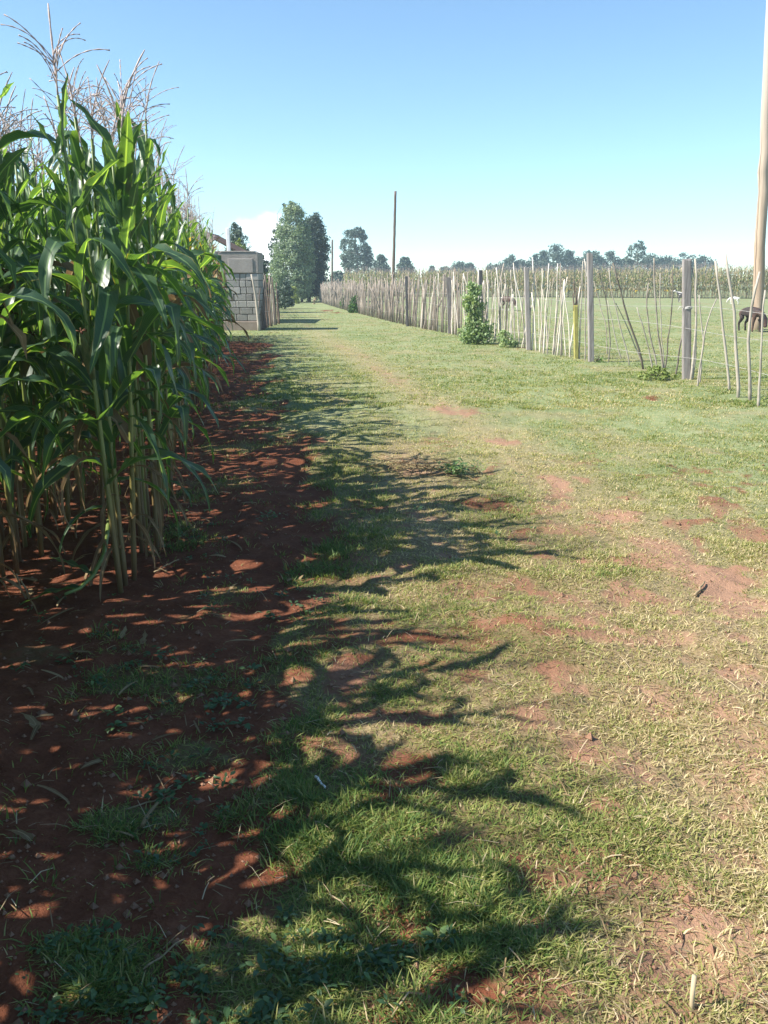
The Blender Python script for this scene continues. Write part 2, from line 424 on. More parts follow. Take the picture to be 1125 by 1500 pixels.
# ------------------------------------------------------------------ the lay of the land
def edge_x(y):                                  # edge of the left maize field
    return -1.46 - 0.163 * np.maximum(np.asarray(y, float) - 4.5, 0.0)
BX = [(-6, -0.1), (1.2, -0.12), (1.7, -0.22), (2.3, -0.36), (2.9, -0.44), (3.6, -0.5), (5, -0.36), (6.8, -0.42), (8.5, -0.75), (10.9, -1.15), (14, -1.75), (19, -2.45), (22.5, -3.0), (24.0, -4.3), (26, -6)]
TX = [(0, 2.9), (2, 2.35), (4.34, 1.86), (6.7, 1.45), (9.8, 0.95), (13, 0.35), (19, -0.6), (30, -2.6), (45, -4.4), (60, -6)]
PATCH = []
for px, py, rx, ry, s in [(520, 990, .14, .22, .95), (1060, 850, .32, .34, 1.0), (960, 820, .2, .22, .7), (915, 755, .2, .26, .8), (820, 712, .17, .38, .95), (800, 745, .16, .2, .6),
                          (690, 605, .3, .6, .7), (735, 645, .2, .5, .8), (640, 650, .35, .6, .5), (530, 522, .25, 1.2, .45), (590, 555, .2, .8, .45), (560, 1140, .22, .16, .75), (1000, 1340, .12, .08, .9),
                          (950, 1390, .09, .06, .8), (920, 1120, .12, .14, .5), (890, 1185, .06, .05, .8), (1000, 1040, .3, .2, .6), (1090, 1080, .3, .25, .6), (660, 1460, .14, .07, .9),
                          (560, 1400, .08, .05, .6), (780, 1360, .1, .06, .7), (480, 455, .5, 1.6, .8), (495, 458, .3, 1, .8), (952, 582, .18, .3, .9), (765, 510, .25, .5, .7), (470, 830, .2, .25, .6),
                          (380, 1090, .15, .12, .7), (400, 1190, .14, .10, .8), (390, 1280, .14, .1, .9), (320, 1230, .2, .15, .9), (600, 1240, .12, .08, .5), (1080, 1250, .15, .1, .6), (1075, 1440, .1, .07, .7)]:
    PATCH.append((*gp(px, py), rx, ry, s))
LUSH = []
for px, py, rx, ry, s in [(240, 1100, .16, .10, .9), (210, 1180, .15, .08, .8), (180, 1190, .12, .10, .6), (280, 1090, .14, .10, .8), (220, 1240, .08, .06, .7), (300, 1400, .28, .1, .9), (180, 1430, .2, .08, .7),
                          (100, 1390, .08, .05, .7), (420, 1440, .22, .12, .8), (230, 985, .35, .22, .5), (90, 940, .3, .2, .45), (240, 775, .35, .3, .35), (430, 620, .5, .9, .6), (365, 590, .4, 1.0, .6), (395, 545, .4, 1.6, .7), (345, 650, .35, .5, .5), (310, 705, .3, .35, .5), (370, 520, .35, 1.5, .5), (330, 870, .2, .2, .5)]:
    LUSH.append((*gp(px, py), rx, ry, s))
def blobs(x, y, lst, seed):
    n = fbm(x * 6, y * 6, seed, 3) - 0.5
    out = np.zeros_like(x)
    for cx_, cy_, rx, ry, s in lst:
        d = np.sqrt(((x - cx_) / rx) ** 2 + ((y - cy_) / ry) ** 2) + n * 2.0
        out = np.maximum(out, s * sstep(1.35, 0.35, d))
    return out
def masks(x, y):
    """soil cover 0..1, dryness 0..1"""
    x = np.asarray(x, float); y = np.asarray(y, float)
    bx = np.interp(y, *zip(*BX)); tx = np.interp(y, *zip(*TX))
    n1 = fbm(x * 1.7, y * 1.7, 3); n2 = fbm(x * 6, y * 6, 9)
    d = bx - x + (n1 - .5) * 0.9 + (n2 - .5) * 0.35
    soil = sstep(-0.14, 0.16, d)
    field = sstep(0.1, 0.5, edge_x(y) + 0.35 - x) * sstep(27, 25.5, y)      # bare earth under the maize
    soil = np.maximum(soil * sstep(27, 24, y), field)
    soil = soil * (1 - blobs(x, y, LUSH, 21))
    trk = np.exp(-((x - tx) / 0.26) ** 2) * sstep(0.45, 0.66, fbm(x * 1.3, y * 0.8, 31)) * sstep(60, 25, y) * np.where(y > 12, .5, .75)
    soil = np.maximum(soil, trk)
    soil = np.maximum(soil, blobs(x, y, PATCH, 41))
    gen = np.maximum(1.15 * sstep(0.50, 0.70, fbm(x * 5.5, y * 5.5, 51)) * 0.62, sstep(0.60, 0.74, fbm(x * 2.2, y * 2.2, 52)) * .55) * sstep(11, 6, y) * sstep(-1.0, 0.6, x - bx)
    soil = np.maximum(soil, gen)
    dry = sstep(0.2, 1.3, x - 0.10 * y + 0.25 + (n1 - .5) * 1.6) * sstep(7.5, 3.5, y + (n1 - .5) * 3) * 0.85
    dry = np.maximum(dry, np.exp(-((x - tx) / 0.5) ** 2) * 0.8 * sstep(40, 18, y))
    mid = sstep(.45, .62, fbm(x * 1.1 + 5, y * .6, 61)) * sstep(bx + .2, bx + .7, x) * sstep(tx + .9, tx + .1, x) * sstep(3.5, 5.5, y) * sstep(17, 11, y)
    dry = np.maximum(dry, .85 * mid)
    dry = np.maximum(dry, 0.5 * sstep(0.5, 0.7, n1))
    dry = dry * sstep(bx - .1, bx + .5, x)
    return np.clip(soil, 0, 1), np.clip(dry, 0, 1)
def hgt(x, y):
    x = np.asarray(x, float); y = np.asarray(y, float)
    fade = sstep(26, 9, y) * sstep(9, 3.5, np.abs(x))
    bx = np.interp(y, *zip(*BX))
    h = (fbm(x * 1.1, y * 1.1, 5) - .5) * 0.09 + (fbm(x * 4.5, y * 4.5, 6) - .5) * 0.045 + (fbm(x * 14, y * 14, 7, 2) - .5) * 0.020
    h = h - 0.04 * sstep(-0.2, 0.25, bx - x) * sstep(25, 20, y)
    return h * fade

def graded(lo, hi, c0, c1, s0, k):
    out = [c0]
    while out[-1] < c1: out.append(out[-1] + s0)
    st = s0
    while out[-1] < hi: st = st * (1 + k); out.append(out[-1] + st)
    st = s0; left = []
    q = c0
    while q > lo: st = st * (1 + k); q -= st; left.append(q)
    return np.array(left[::-1] + out)
gx = graded(-1500, 1500, -1.9, 2.3, 0.026, 0.055)
gy = graded(-400, 4000, 1.3, 4.2, 0.022, 0.028)
XX, YY = np.meshgrid(gx, gy)
zz = hgt(XX, YY)
so, dr = masks(XX.ravel(), YY.ravel())
nx_, ny_ = len(gx), len(gy)
ii, jj = np.meshgrid(np.arange(ny_ - 1), np.arange(nx_ - 1), indexing='ij')
gq = np.stack([ii * nx_ + jj, ii * nx_ + jj + 1, (ii + 1) * nx_ + jj + 1, (ii + 1) * nx_ + jj], -1).reshape(-1, 4)
g = Geo().add(np.stack([XX.ravel(), YY.ravel(), zz.ravel()], -1), gq, tint=so, u=dr)
tag(g.build("ground", M['ground']), "red earth and turf of the farm lane and paddock", "ground", kind="structure")

# ------------------------------------------------------------------ grass, weeds and straw (nobody could count them)
def blades(rng, x, y, hh, ww, lean, tint, name_geo, az=None, three=True):
    n = len(x)
    z = hgt(x, y)
    az = rng.uniform(0, 2 * math.pi, n) if az is None else az
    yaw = az + rng.normal(0, .5, n) + math.pi / 2
    d = np.stack([np.cos(az), np.sin(az), np.zeros(n)], -1)
    s = np.stack([np.cos(yaw), np.sin(yaw), np.zeros(n)], -1)
    up = np.array((0, 0, 1.0))
    base = np.stack([x, y, z - 0.006], -1)
    fr = (0, .45, .8, 1.0) if three else (0, .55, 1.0)
    wf = (.8, 1.0, .65, 0) if three else (.9, .9, 0)
    rows = []
    for f, w in zip(fr, wf):
        c = base + d * (lean * hh * f ** 1.7)[:, None] + up * (hh * (f - .45 * np.clip(lean, 0, 2) * f ** 2.2 * .55))[:, None]
        if w > 0:
            rows.append(c - s * (ww * w / 2)[:, None]); rows.append(c + s * (ww * w / 2)[:, None])
        else:
            rows.append(c)
    V = np.stack(rows, 1)                      # n, k, 3
    k = V.shape[1]
    o = np.arange(n)[:, None] * k
    if three:
        Q = np.concatenate([o + np.array((0, 1, 3, 2)), o + np.array((2, 3, 5, 4))]); T = o + np.array((4, 5, 6))
    else:
        Q = o + np.array((0, 1, 3, 2)); T = o + np.array((2, 3, 4))
    name_geo.add(V.reshape(-1, 3), Q, T, tint=np.repeat(tint, k))

def scatter(rng, n, y0, y1, slope=0.50, xmin=-99, xmax=99, p=1.0):
    """points spread over the ground the lens could see, denser close by"""
    t = rng.uniform(0, 1, n)
    y = y0 * (y1 / y0) ** t if p == 1.0 else y0 + (y1 - y0) * t ** p
    x = rng.uniform(-slope, slope, n) * (y + 0.4)
    k = (x > xmin) & (x < xmax)
    return x[k], y[k]

rng = np.random.default_rng(11)
gg = Geo()
def tufts(n, y0, y1, per, hmin, hmax, wmin, wmax, spread, three, dens=1.0, p=1.0):
    x, y = scatter(rng, n, y0, y1, p=p)
    s, dry = masks(x, y)
    bx = np.interp(y, *zip(*BX))
    cl = fbm(x * 3.2, y * 3.2, 77)
    keep = rng.uniform(0, 1, len(x)) < np.clip((1.05 - s * 1.12) * (sstep(.30, .66, cl) * 1.3 + .35 * sstep(5, 10, y)) * (1 - .25 * dry) * dens, 0.012, 1)
    keep &= ~((x < edge_x(y) + 0.05) & (y < 27))
    x, y, dry, cl, bx = x[keep], y[keep], dry[keep], cl[keep], bx[keep]
    lush = sstep(0.9, 0.1, x - bx) * sstep(11, 5, y)
    m = len(x)
    hx = rng.uniform(hmin, hmax, m) * (0.5 + 0.7 * cl + 0.32 * lush) * (1 - 0.42 * dry)
    big = fbm(x * .35, y * .35, 88)
    td = 0.43 + 0.27 * dry - 0.11 * lush + (big - .5) * 0.5 + (cl - .5) * -0.4 + rng.normal(0, .12, m)
    X = np.repeat(x, per) + rng.normal(0, spread, m * per); Y = np.repeat(y, per) + rng.normal(0, spread, m * per)
    H = np.repeat(hx, per) * rng.uniform(.5, 1.15, m * per)
    W = rng.uniform(wmin, wmax, m * per)
    az = np.arctan2(Y - np.repeat(y, per), X - np.repeat(x, per)) + rng.normal(0, .6, m * per)
    T = np.repeat(td, per) + rng.normal(0, .13, m * per) + (rng.uniform(0, 1, m * per) < .12 + .12 * np.repeat(dry, per)) * .34
    blades(rng, X, Y, H, W, rng.uniform(.3, 1.35, m * per), np.clip(T, 0.02, 1), gg, az, three)
tufts(27000, 1.25, 6.0, 9, .016, .046, .0022, .0048, .020, True)
tufts(34000, 4.5, 16, 8, .022, .052, .004, .007, .035, False)
tufts(42000, 11, 48, 6, .03, .06, .008, .014, .06, False, 1.2)
# short mown-looking carpet between the tufts
x, y = scatter(rng, 300000, 1.25, 9.0)
s, dry = masks(x, y)
k = rng.uniform(0, 1, len(x)) < (1.0 - s) * (.8 + .2 * sstep(3, 6, y)) * (1.25 - fbm(x * 5, y * 5, 99) ) + .015
k &= ~((x < edge_x(y) + 0.05))
x, y, dry = x[k], y[k], dry[k]
blades(rng, x, y, rng.uniform(.010, .036, len(x)), rng.uniform(.0018, .0042, len(x)) * (1 + .12 * y), rng.uniform(.4, 2.2, len(x)),
       np.clip(.40 + .45 * dry + rng.normal(0, .16, len(x)), 0.02, 1), gg, None, False)
tag(gg.build("grass", M['grass']), "patchy green and straw coloured grass growing over the lane", "grass", kind="stuff")

sg = Geo()
x, y = scatter(rng, 6500, 1.3, 14)
s, dry = masks(x, y)
k = rng.uniform(0, 1, len(x)) < .16 + .6 * dry + .05 * s
x, y = x[k], y[k]; n = len(x)
a = rng.uniform(0, 2 * math.pi, n); Ls = rng.gamma(1.8, .010, n) + .008; Ws = rng.uniform(.0006, .0017, n)
d = np.stack([np.cos(a), np.sin(a), rng.normal(0, .22, n)], -1); sd = np.stack([-np.sin(a), np.cos(a), rng.normal(0, .3, n)], -1)
c = np.stack([x, y, hgt(x, y) + rng.uniform(.006, .022, n)], -1)
bow = np.stack([np.zeros(n), np.zeros(n), Ls * rng.uniform(0, .25, n)], -1)
Vs = np.stack([c - d * Ls[:, None] - sd * Ws[:, None], c - d * Ls[:, None] + sd * Ws[:, None], c + bow - sd * Ws[:, None], c + bow + sd * Ws[:, None],
               c + d * Ls[:, None] - sd * Ws[:, None] * .5, c + d * Ls[:, None] + sd * Ws[:, None] * .5], 1)
o = np.arange(n)[:, None] * 6
sg.add(Vs.reshape(-1, 3), np.concatenate([o + np.array((0, 1, 3, 2)), o + np.array((2, 3, 5, 4))]), tint=np.repeat(rng.uniform(0, 1, n), 6))
tag(sg.build("straw_litter", M['straw']), "dry straw and leaf scraps littering the lane", "litter", kind="stuff")

def ovals(g, P, D, N, L, W, tint, m=0):
    """small pointed leaves: centre P, long axis D, normal N"""
    D = D / (np.linalg.norm(D, axis=1)[:, None] + 1e-9)
    S = np.cross(N, D); S /= np.linalg.norm(S, axis=1)[:, None] + 1e-9
    U = np.cross(D, S)
    L = np.broadcast_to(L, (len(P),))[:, None]; W = np.broadcast_to(W, (len(P),))[:, None]
    V = np.stack([P - D * L * .5, P - D * L * .1 - S * W * .5 + U * W * .18, P - D * L * .1 + S * W * .5 + U * W * .18,
                  P + D * L * .28 - S * W * .32 + U * W * .05, P + D * L * .28 + S * W * .32 + U * W * .05, P + D * L * .5 - U * L * .1], 1)
    o = np.arange(len(P))[:, None] * 6
    g.add(V.reshape(-1, 3), np.concatenate([o + np.array((1, 2, 4, 3))]), np.concatenate([o + np.array((0, 2, 1)), o + np.array((3, 4, 5))]), m=m, tint=np.repeat(tint, 6))
def rosette(g, rng, x, y, z, R, n, tint=.5, H=.0):
    a = rng.uniform(0, 2 * math.pi, n); r = R * rng.uniform(.25, 1, n)
    up = rng.uniform(.1, .8, n)
    P = np.stack([x + np.cos(a) * r, y + np.sin(a) * r, z + .01 + H * rng.uniform(.1, 1, n) * (1 - .5 * (r / R) ** 2) + r * up * .4], -1)
    D = np.stack([np.cos(a), np.sin(a), rng.uniform(-.2, .6, n)], -1)
    N = np.stack([rng.normal(0, .35, n) - np.cos(a) * .3, rng.normal(0, .35, n) - np.sin(a) * .3, np.ones(n)], -1)
    L = R * rng.uniform(.45, .8, n)
    ovals(g, P, D, N, L, L * rng.uniform(.35, .6, n), np.clip(tint + rng.normal(0, .18, n), 0, 1))
wg = Geo()
wr = np.random.default_rng(5)
for px0, px1, py0, py1, n in [(110, 480, 1350, 1495, 60), (20, 140, 1360, 1490, 16), (120, 380, 940, 1060, 46), (200, 330, 1090, 1250, 26), (430, 700, 1380, 1490, 14), (290, 480, 830, 900, 16), (20, 200, 860, 990, 22),
                              (230, 330, 740, 830, 18),  (300, 480, 560, 700, 22), (600, 800, 640, 800, 18), (330, 420, 480, 560, 18)]:
    for _ in range(n):
        px, py = wr.uniform(px0, px1), wr.uniform(py0, py1)
        x, y = gp(px, py); R = wr.uniform(.016, .042) * (1 + .05 * y)
        rosette(wg, wr, x, y, float(hgt(x, y)), R, int(wr.integers(5, 14)), wr.uniform(.25, .7), .02)
tag(wg.build("low_weeds", M['weed']), "small broad leaved weeds creeping over the shaded red soil", "weeds", kind="stuff")
# clods and crumbs of earth
cg = Geo()
x, y = scatter(rng, 5200, 1.3, 16)
s, dry = masks(x, y)
k = rng.uniform(0, 1, len(x)) < s * .9
x, y = x[k], y[k]; n = len(x)
r = rng.gamma(1.5, .0026, n) + .0022
dirs = np.array([(1, 0, 0), (0, 1, 0), (-1, 0, 0), (0, -1, 0), (0, 0, 1), (0, 0, -1)], float)
Vc = np.stack([x, y, hgt(x, y) + r * .3], -1)[:, None, :] + dirs[None] * (r[:, None] * rng.uniform(.6, 1.3, (n, 6)))[:, :, None]
o = np.arange(n)[:, None] * 6
tt = np.concatenate([o + np.array(t) for t in ((0, 1, 4), (1, 2, 4), (2, 3, 4), (3, 0, 4), (1, 0, 5), (2, 1, 5), (3, 2, 5), (0, 3, 5))])
cg.add(Vc.reshape(-1, 3), None, tt, tint=1.0, u=.65)
tag(cg.build("soil_crumbs", M['ground'], smooth=False), "crumbs and clods of red soil on the bare path", "soil", kind="stuff")

# ------------------------------------------------------------------ maize
def leaf_geo(L, W, th0, bend, seed, n=13, across=5, kink=None, drift=0.4, twist=0.5, fold=.45, power=1.25):
    r = np.random.default_rng(seed)
    s = np.linspace(0, 1, n + 1)
    th = th0 - bend * s ** power
    if kink: th = th - kink[1] * sstep(kink[0] - .04, kink[0] + .04, s)
    yaw = drift * r.normal() * s ** 1.6
    ds = L / n
    T = np.stack([np.cos(th) * np.cos(yaw), np.cos(th) * np.sin(yaw), np.sin(th)], -1)
    P = np.vstack([np.zeros(3), np.cumsum((T[:-1] + T[1:]) / 2 * ds, 0)])
    B = np.stack([-np.sin(yaw), np.cos(yaw), np.zeros(n + 1)], -1)
    N = np.cross(T, B)
    roll = twist * r.normal() * s + .25 * r.normal() * s ** 2
    B2 = B * np.cos(roll)[:, None] + N * np.sin(roll)[:, None]; N2 = np.cross(T, B2)
    w = W * (.5 + .5 * np.sin(np.minimum(s / .35, 1) * math.pi / 2)) * np.clip(1 - s ** 2.6, 0, 1) ** .8
    cs = np.linspace(-1, 1, across)
    ph = r.uniform(0, 6.3, 2); fq = r.uniform(16, 26, 2)
    V = np.zeros((n + 1, across, 3)); U = np.zeros((n + 1, across))
    for j, c in enumerate(cs):
        ruf = np.sin(s * fq[int(c > 0)] + ph[int(c > 0)]) * .17 * abs(c) ** 2 * w * 1.25
        V[:, j] = P + B2 * (c * w / 2)[:, None] + N2 * (fold * (1 - .5 * s) * abs(c) * w / 2 + ruf)[:, None]
        U[:, j] = (c + 1) / 2
    i, j = np.meshgrid(np.arange(n), np.arange(across - 1), indexing='ij')
    Q = np.stack([i * across + j, i * across + j + 1, (i + 1) * across + j + 1, (i + 1) * across + j], -1).reshape(-1, 4)
    return V.reshape(-1, 3), Q, U.ravel()
PR = random.Random(4)
KINDS = {'arch': [dict(L=.77, W=.100, th0=PR.uniform(1.05, 1.38), bend=PR.uniform(2.3, 3.3), kink=None, power=PR.uniform(.8, 1.25), twist=.7) for _ in range(6)]
                 + [dict(L=.76, W=.102, th0=PR.uniform(1.0, 1.3), bend=PR.uniform(.6, 1.3), kink=(PR.uniform(.28, .6), PR.uniform(1.1, 2.1)), twist=.9) for _ in range(6)],
         'top': [dict(L=.46, W=.078, th0=PR.uniform(1.15, 1.4), bend=PR.uniform(.3, 1.1), kink=None) for _ in range(3)]
                + [dict(L=.45, W=.07, th0=1.2, bend=.4, kink=(.5, 1.9))],
         'hang': [dict(L=.58, W=.036, th0=PR.uniform(.4, .9), bend=PR.uniform(2.1, 2.9), kink=None, power=.6, twist=1.6, fold=.8) for _ in range(5)]}
def rot_z(V, a):
    c, s = math.cos(a), math.sin(a)
    return V @ np.array(((c, s, 0), (-s, c, 0), (0, 0, 1)))
LEAF = {k: [leaf_geo(seed=100 * i + len(k), **d) for i, d in enumerate(v)] for k, v in KINDS.items()}
LEAF_LO = {k: [leaf_geo(seed=100 * i + len(k), n=6, across=3, **d) for i, d in enumerate(v)] for k, v in KINDS.items()}
LEAF_MESH = {}
def leaf_mesh(kind, i, mat):
    key = (kind, i, mat)
    if key not in LEAF_MESH:
        V, Q, U = LEAF[kind][i]
        LEAF_MESH[key] = Geo().add(V, Q, tint=.45, u=U).mesh("leaf", M[mat])
    return LEAF_MESH[key]
def stalk_geo(g, rng, Hs, m=0, ns=7, lean=0.0):
    n = 14
    z = np.linspace(-.04, Hs, n)
    t = np.clip(z / Hs, 0, 1)
    wob = rng.normal(0, .012, 2)
    P = np.stack([wob[0] * np.sin(t * 3) + lean * t ** 1.5 * Hs, wob[1] * np.sin(t * 2.5 + 1), z], -1)
    V, Q, T = tube(P, .0145 * (1 - .62 * t) + .002 * (np.arange(n) % 2), ns)
    tt = np.append(np.repeat(.08 + .9 * t, ns), (.05, .95))
    g.add(V, Q, T, m=m, tint=tt)
    return P
def tassel_geo(g, rng, m=0, lo=False, H=.37):
    ns = 3 if lo else 4
    z = np.linspace(0, H, 9)
    curve = rng.normal(0, .05, 2)
    P = np.stack([curve[0] * (z / H) ** 2, curve[1] * (z / H) ** 2, z], -1)
    g.add(*tube(P, np.linspace(.0042, .0024, 9) + .0018 * (np.arange(9) % 2) * (z > .1), ns), m=m)
    for k in range(7 if lo else rng.integers(9, 16)):
        z0 = rng.uniform(.02, .17); a = rng.uniform(0, 2 * math.pi); Lb = rng.uniform(.14, .27)
        e0 = rng.uniform(.55, 1.25); drop = rng.uniform(.1, 1.4)
        nn = 5 if lo else 12
        s = np.linspace(0, 1, nn); th = e0 - drop * s ** 1.4
        rr = np.concatenate([[0], np.cumsum(np.cos(th[:-1])) * Lb / (nn - 1)]); hh = np.concatenate([[0], np.cumsum(np.sin(th[:-1])) * Lb / (nn - 1)])
        P = np.stack([np.cos(a) * rr, np.sin(a) * rr, z0 + hh], -1)
        g.add(*tube(P, .0014 + .0018 * (np.arange(nn) % 2), ns), m=m)
def ear_geo(g, rng, m_h=0, m_s=1):
    z = np.linspace(0, .24, 8); t = z / .24
    P = np.stack([np.zeros(8), np.zeros(8), z], -1)
    g.add(*tube(P, .023 * np.sin(np.clip(t * .86 + .12, 0, 1) * math.pi) ** .7 + .003, 8), m=m_h)
    for k in range(4):                           # loose husk leaves
        a = k * 1.6 + rng.uniform(-.3, .3); V, Q, U = leaf_geo(.26, .045, 1.45, rng.uniform(-.1, .5), int(rng.integers(999)), n=5, across=3)
        V = V + np.array((.012, 0, -.01)); g.add(V @ np.array(((math.cos(a), math.sin(a), 0), (-math.sin(a), math.cos(a), 0), (0, 0, 1))), Q, m=m_h)
    for k in range(9):
        a = rng.uniform(0, 6.28); s = np.linspace(0, 1, 4)
        P = np.stack([np.cos(a) * .03 * s, np.sin(a) * .03 * s, .235 + .06 * s - .05 * s ** 2], -1)
        g.add(*tube(P, .003, 3), m=m_s)

def plant_spec(r, dry=0.0):
    Hs = r.uniform(2.15, 2.5)
    az0 = r.uniform(0, 6.28); out = []
    nn = r.choice((13, 14, 15))
    for i in range(nn):
        z = .20 + (Hs - .44) * (i / (nn - 1)) ** .95
        az = az0 + (i % 2) * math.pi + r.gauss(0, .32)
        f = z / Hs
        if z < .50:
            if r.random() < .25: continue
            out.append(('hang', r.randrange(5), 'dry_leaf' if r.random() < .8 else 'maize_leaf', z, az, r.uniform(.55, .85)))
        elif z < .95 and r.random() < .35:
            out.append(('hang', r.randrange(5), 'dry_leaf' if r.random() < .6 else 'maize_leaf', z, az, r.uniform(.8, 1.3)))
        elif f > .70:
            out.append(('top', r.randrange(4), 'dry_leaf' if dry > .3 and r.random() < dry else 'maize_leaf', z, az, r.uniform(.75, 1.1)))
        else:
            q = r.random()
            mat = 'dry_leaf' if q < dry else ('yellow_leaf' if q > .9985 else 'maize_leaf')
            out.append(('arch', r.randrange(12), mat, z, az, r.uniform(.78, 1.06) * (1.0 if f < .7 else .85)))
    ear = (r.uniform(.44, .54) * Hs, r.uniform(0, 6.28)) if r.random() < .5 else None
    return Hs, out, ear

stalk_rng = np.random.default_rng(8)
STALKS = {}
def stalk_mesh(h):
    key = round(h * 12) / 12
    if key not in STALKS:
        gk = Geo(); stalk_geo(gk, stalk_rng, key); STALKS[key] = gk.mesh("stalk", M['stalk'])
    return STALKS[key], key
TASSELS, EARS = [], []
for i in range(7):
    gk = Geo(); tassel_geo(gk, stalk_rng); TASSELS.append(gk.mesh("tassel", M['tassel']))
for i in range(3):
    gk = Geo(); ear_geo(gk, stalk_rng); EARS.append(gk.mesh("ear", [M['husk'], M['silk']]))

def near_plant(r, x, y, label, group, dry=.07, tilt=(0, 0), grow=1.0, extra=()):
    """a maize plant whose every leaf is a part of its own"""
    t = thing("maize_plant", label, "maize plant", (x, y, float(hgt(x, y))), 0, group)
    t.rotation_euler = (tilt[0], tilt[1], r.uniform(0, .4)); t.scale = (grow,) * 3
    Hs, leaves, ear = plant_spec(r, dry)
    me, Hs2 = stalk_mesh(Hs)
    link("stalk", me, t)
    leaves = [(k_, i_, 'maize_leaf' if m_ == 'yellow_leaf' else m_, *q_) for k_, i_, m_, *q_ in leaves]
    for kind, i, mat, z, az, sc in leaves + list(extra):
        o = link("leaf", leaf_mesh(kind, i, mat), t, (0, 0, min(z, Hs2 - .03)))
        o.rotation_euler = (r.gauss(0, .10), r.gauss(0, .10), az); o.scale = (sc,) * 3
        if mat == 'yellow_leaf': o["label"] = "bright yellow withering leaf"
    o = link("tassel", r.choice(TASSELS), t, (0, 0, Hs2 - .01))
    o.rotation_euler = (r.gauss(0, .06), r.gauss(0, .06), r.uniform(0, 6.28)); o.scale = (r.uniform(.85, 1.15),) * 3
    if ear:
        o = link("ear", r.choice(EARS), t, (.012 * math.cos(ear[1]), .012 * math.sin(ear[1]), ear[0]))
        o.rotation_euler = (0, .42, ear[1])
    return t
def merged_plant(r, dry, lo, gf=None, gs=None, gt=None, off=(0, 0, 0), rz=0.0, sc=1.0, mats=(0, 1, 2, 3, 4)):
    """adds stalk, foliage and tassel of one plant to the given collectors"""
    Hs, leaves, ear = plant_spec(r, dry)
    off = np.array(off)
    nr = np.random.default_rng(r.randrange(1 << 30))
    g0 = Geo(); stalk_geo(g0, nr, Hs, ns=4 if lo else 6)
    gs.add(rot_z(np.concatenate(g0.V) * sc, rz) + off, g0.Q[0], g0.T[0], m=mats[0], tint=np.concatenate(g0.tint))
    src = LEAF_LO if lo else LEAF
    for kind, i, mat, z, az, s in leaves:
        V, Q, U = src[kind][i]
        V = V * s; c_, s_ = math.cos(r.gauss(0, .1)), 0
        gf.add(rot_z((rot_z(V, az) + np.array((0, 0, z))) * sc, rz) + off, Q, m=mats[{'maize_leaf': 1, 'dry_leaf': 2, 'yellow_leaf': 3}[mat]], tint=min(1, max(0, r.gauss(.45, .13))), u=U)
    g0 = Geo(); tassel_geo(g0, nr, lo=lo, H=.42)
    V = np.concatenate(g0.V); V[:, 2] += Hs
    gt.add(rot_z(V * sc, rz) + off, np.concatenate(g0.Q), np.concatenate(g0.T), m=mats[4])
    if ear and not lo:
        g0 = Geo(); ear_geo(g0, nr); V = np.concatenate(g0.V)
        V = V @ np.array(Matrix.Rotation(.42, 3, 'Y')).T
        gs.add(rot_z(rot_z(V, ear[1]) + np.array((0, 0, ear[0])), rz) * sc + off, np.concatenate(g0.Q), np.concatenate(g0.T), m=mats[0], tint=.8)

r_ = random.Random(21)
PROTO = []
for i in range(10):
    gf, gs, gt = Geo(), Geo(), Geo()
    merged_plant(r_, .04 if i < 7 else .55, False, gf, gs, gt, mats=(0, 0, 1, 2, 0))
    PROTO.append((gs.mesh("stalk", M['stalk']), gf.mesh("foliage", [M['maize_leaf'], M['dry_leaf'], M['yellow_leaf']]), gt.mesh("tassel", M['tassel'])))
def mid_plant(r, x, y, label, group, proto=None, grow=None):
    i = r.randrange(7) if proto is None else proto
    t = thing("maize_plant", label, "maize plant", (x, y, float(hgt(x, y))), r.uniform(0, 6.28), group)
    s = r.uniform(.93, 1.07) if grow is None else grow
    t.scale = (s, s, s)
    t.rotation_euler = (r.gauss(0, .03), r.gauss(0, .03), r.uniform(0, 6.28))
    for nm, me in zip(("stalk", "foliage", "tassel"), PROTO[i]): link(nm, me, t)
    return t

# where every plant of the left field stands
pl = []
r_ = random.Random(77)
for row in range(12):
    y = 4.45 if row == 0 else -4.5
    while y < 25.6:
        x = float(edge_x(y)) - .74 * row + (.24 if y < 3.3 else 0)
        pl.append((x + r_.gauss(0, .05), y + r_.gauss(0, .05), row))
        if r_.random() < (.42 if row == 0 else .55 if y > 4 else .95): pl.append((x + r_.gauss(0, .08), y + r_.gauss(0, .09) + .08, row))
        y += r_.uniform(.26, .38) * (.75 if y < 3.3 else 1.0 if y < 14 else 1.1)
def in_frame(x, y):
    if y < 3.0: return False
    for z in (.3, 1.4, 2.6):
        dep = y * CP - (z - CAM_H) * SP
        if dep > .5 and abs(x / dep * FPX) < 600: return True
    return False
pl.sort(key=lambda p: (not in_frame(p[0], p[1]), p[1] * (1 + .10 * p[2]) + (40 if p[2] > 6 else 0)))
vis = [p for p in pl if in_frame(p[0], p[1])]
NEAR, TOTAL = 62, 246
G_EDGE, G_IN = "maize plants along the lane edge of the left field", "maize plants inside the left field"
L_EDGE = "green tasselled maize plant in the edge row beside the red soil path"
L_IN = "green tasselled maize plant inside the left field behind the edge row"
L_DRY = "withered tan maize plant at the far end of the left field near the block wall"
r_ = random.Random(5)
for i, (x, y, row) in enumerate(vis[:TOTAL]):
    lab, grp = (L_EDGE, G_EDGE) if row == 0 else (L_IN, G_IN)
    if i < NEAR:
        near_plant(r_, x, y, lab, grp, tilt=(r_.gauss(0, .025), r_.gauss(0, .03)), grow=r_.uniform(.95, 1.06))
    elif y > 18 and r_.random() < .5:
        mid_plant(r_, x, y, L_DRY, "withered maize plants near the block wall", 7 + r_.randrange(3))
    else:
        mid_plant(r_, x, y, lab, grp)
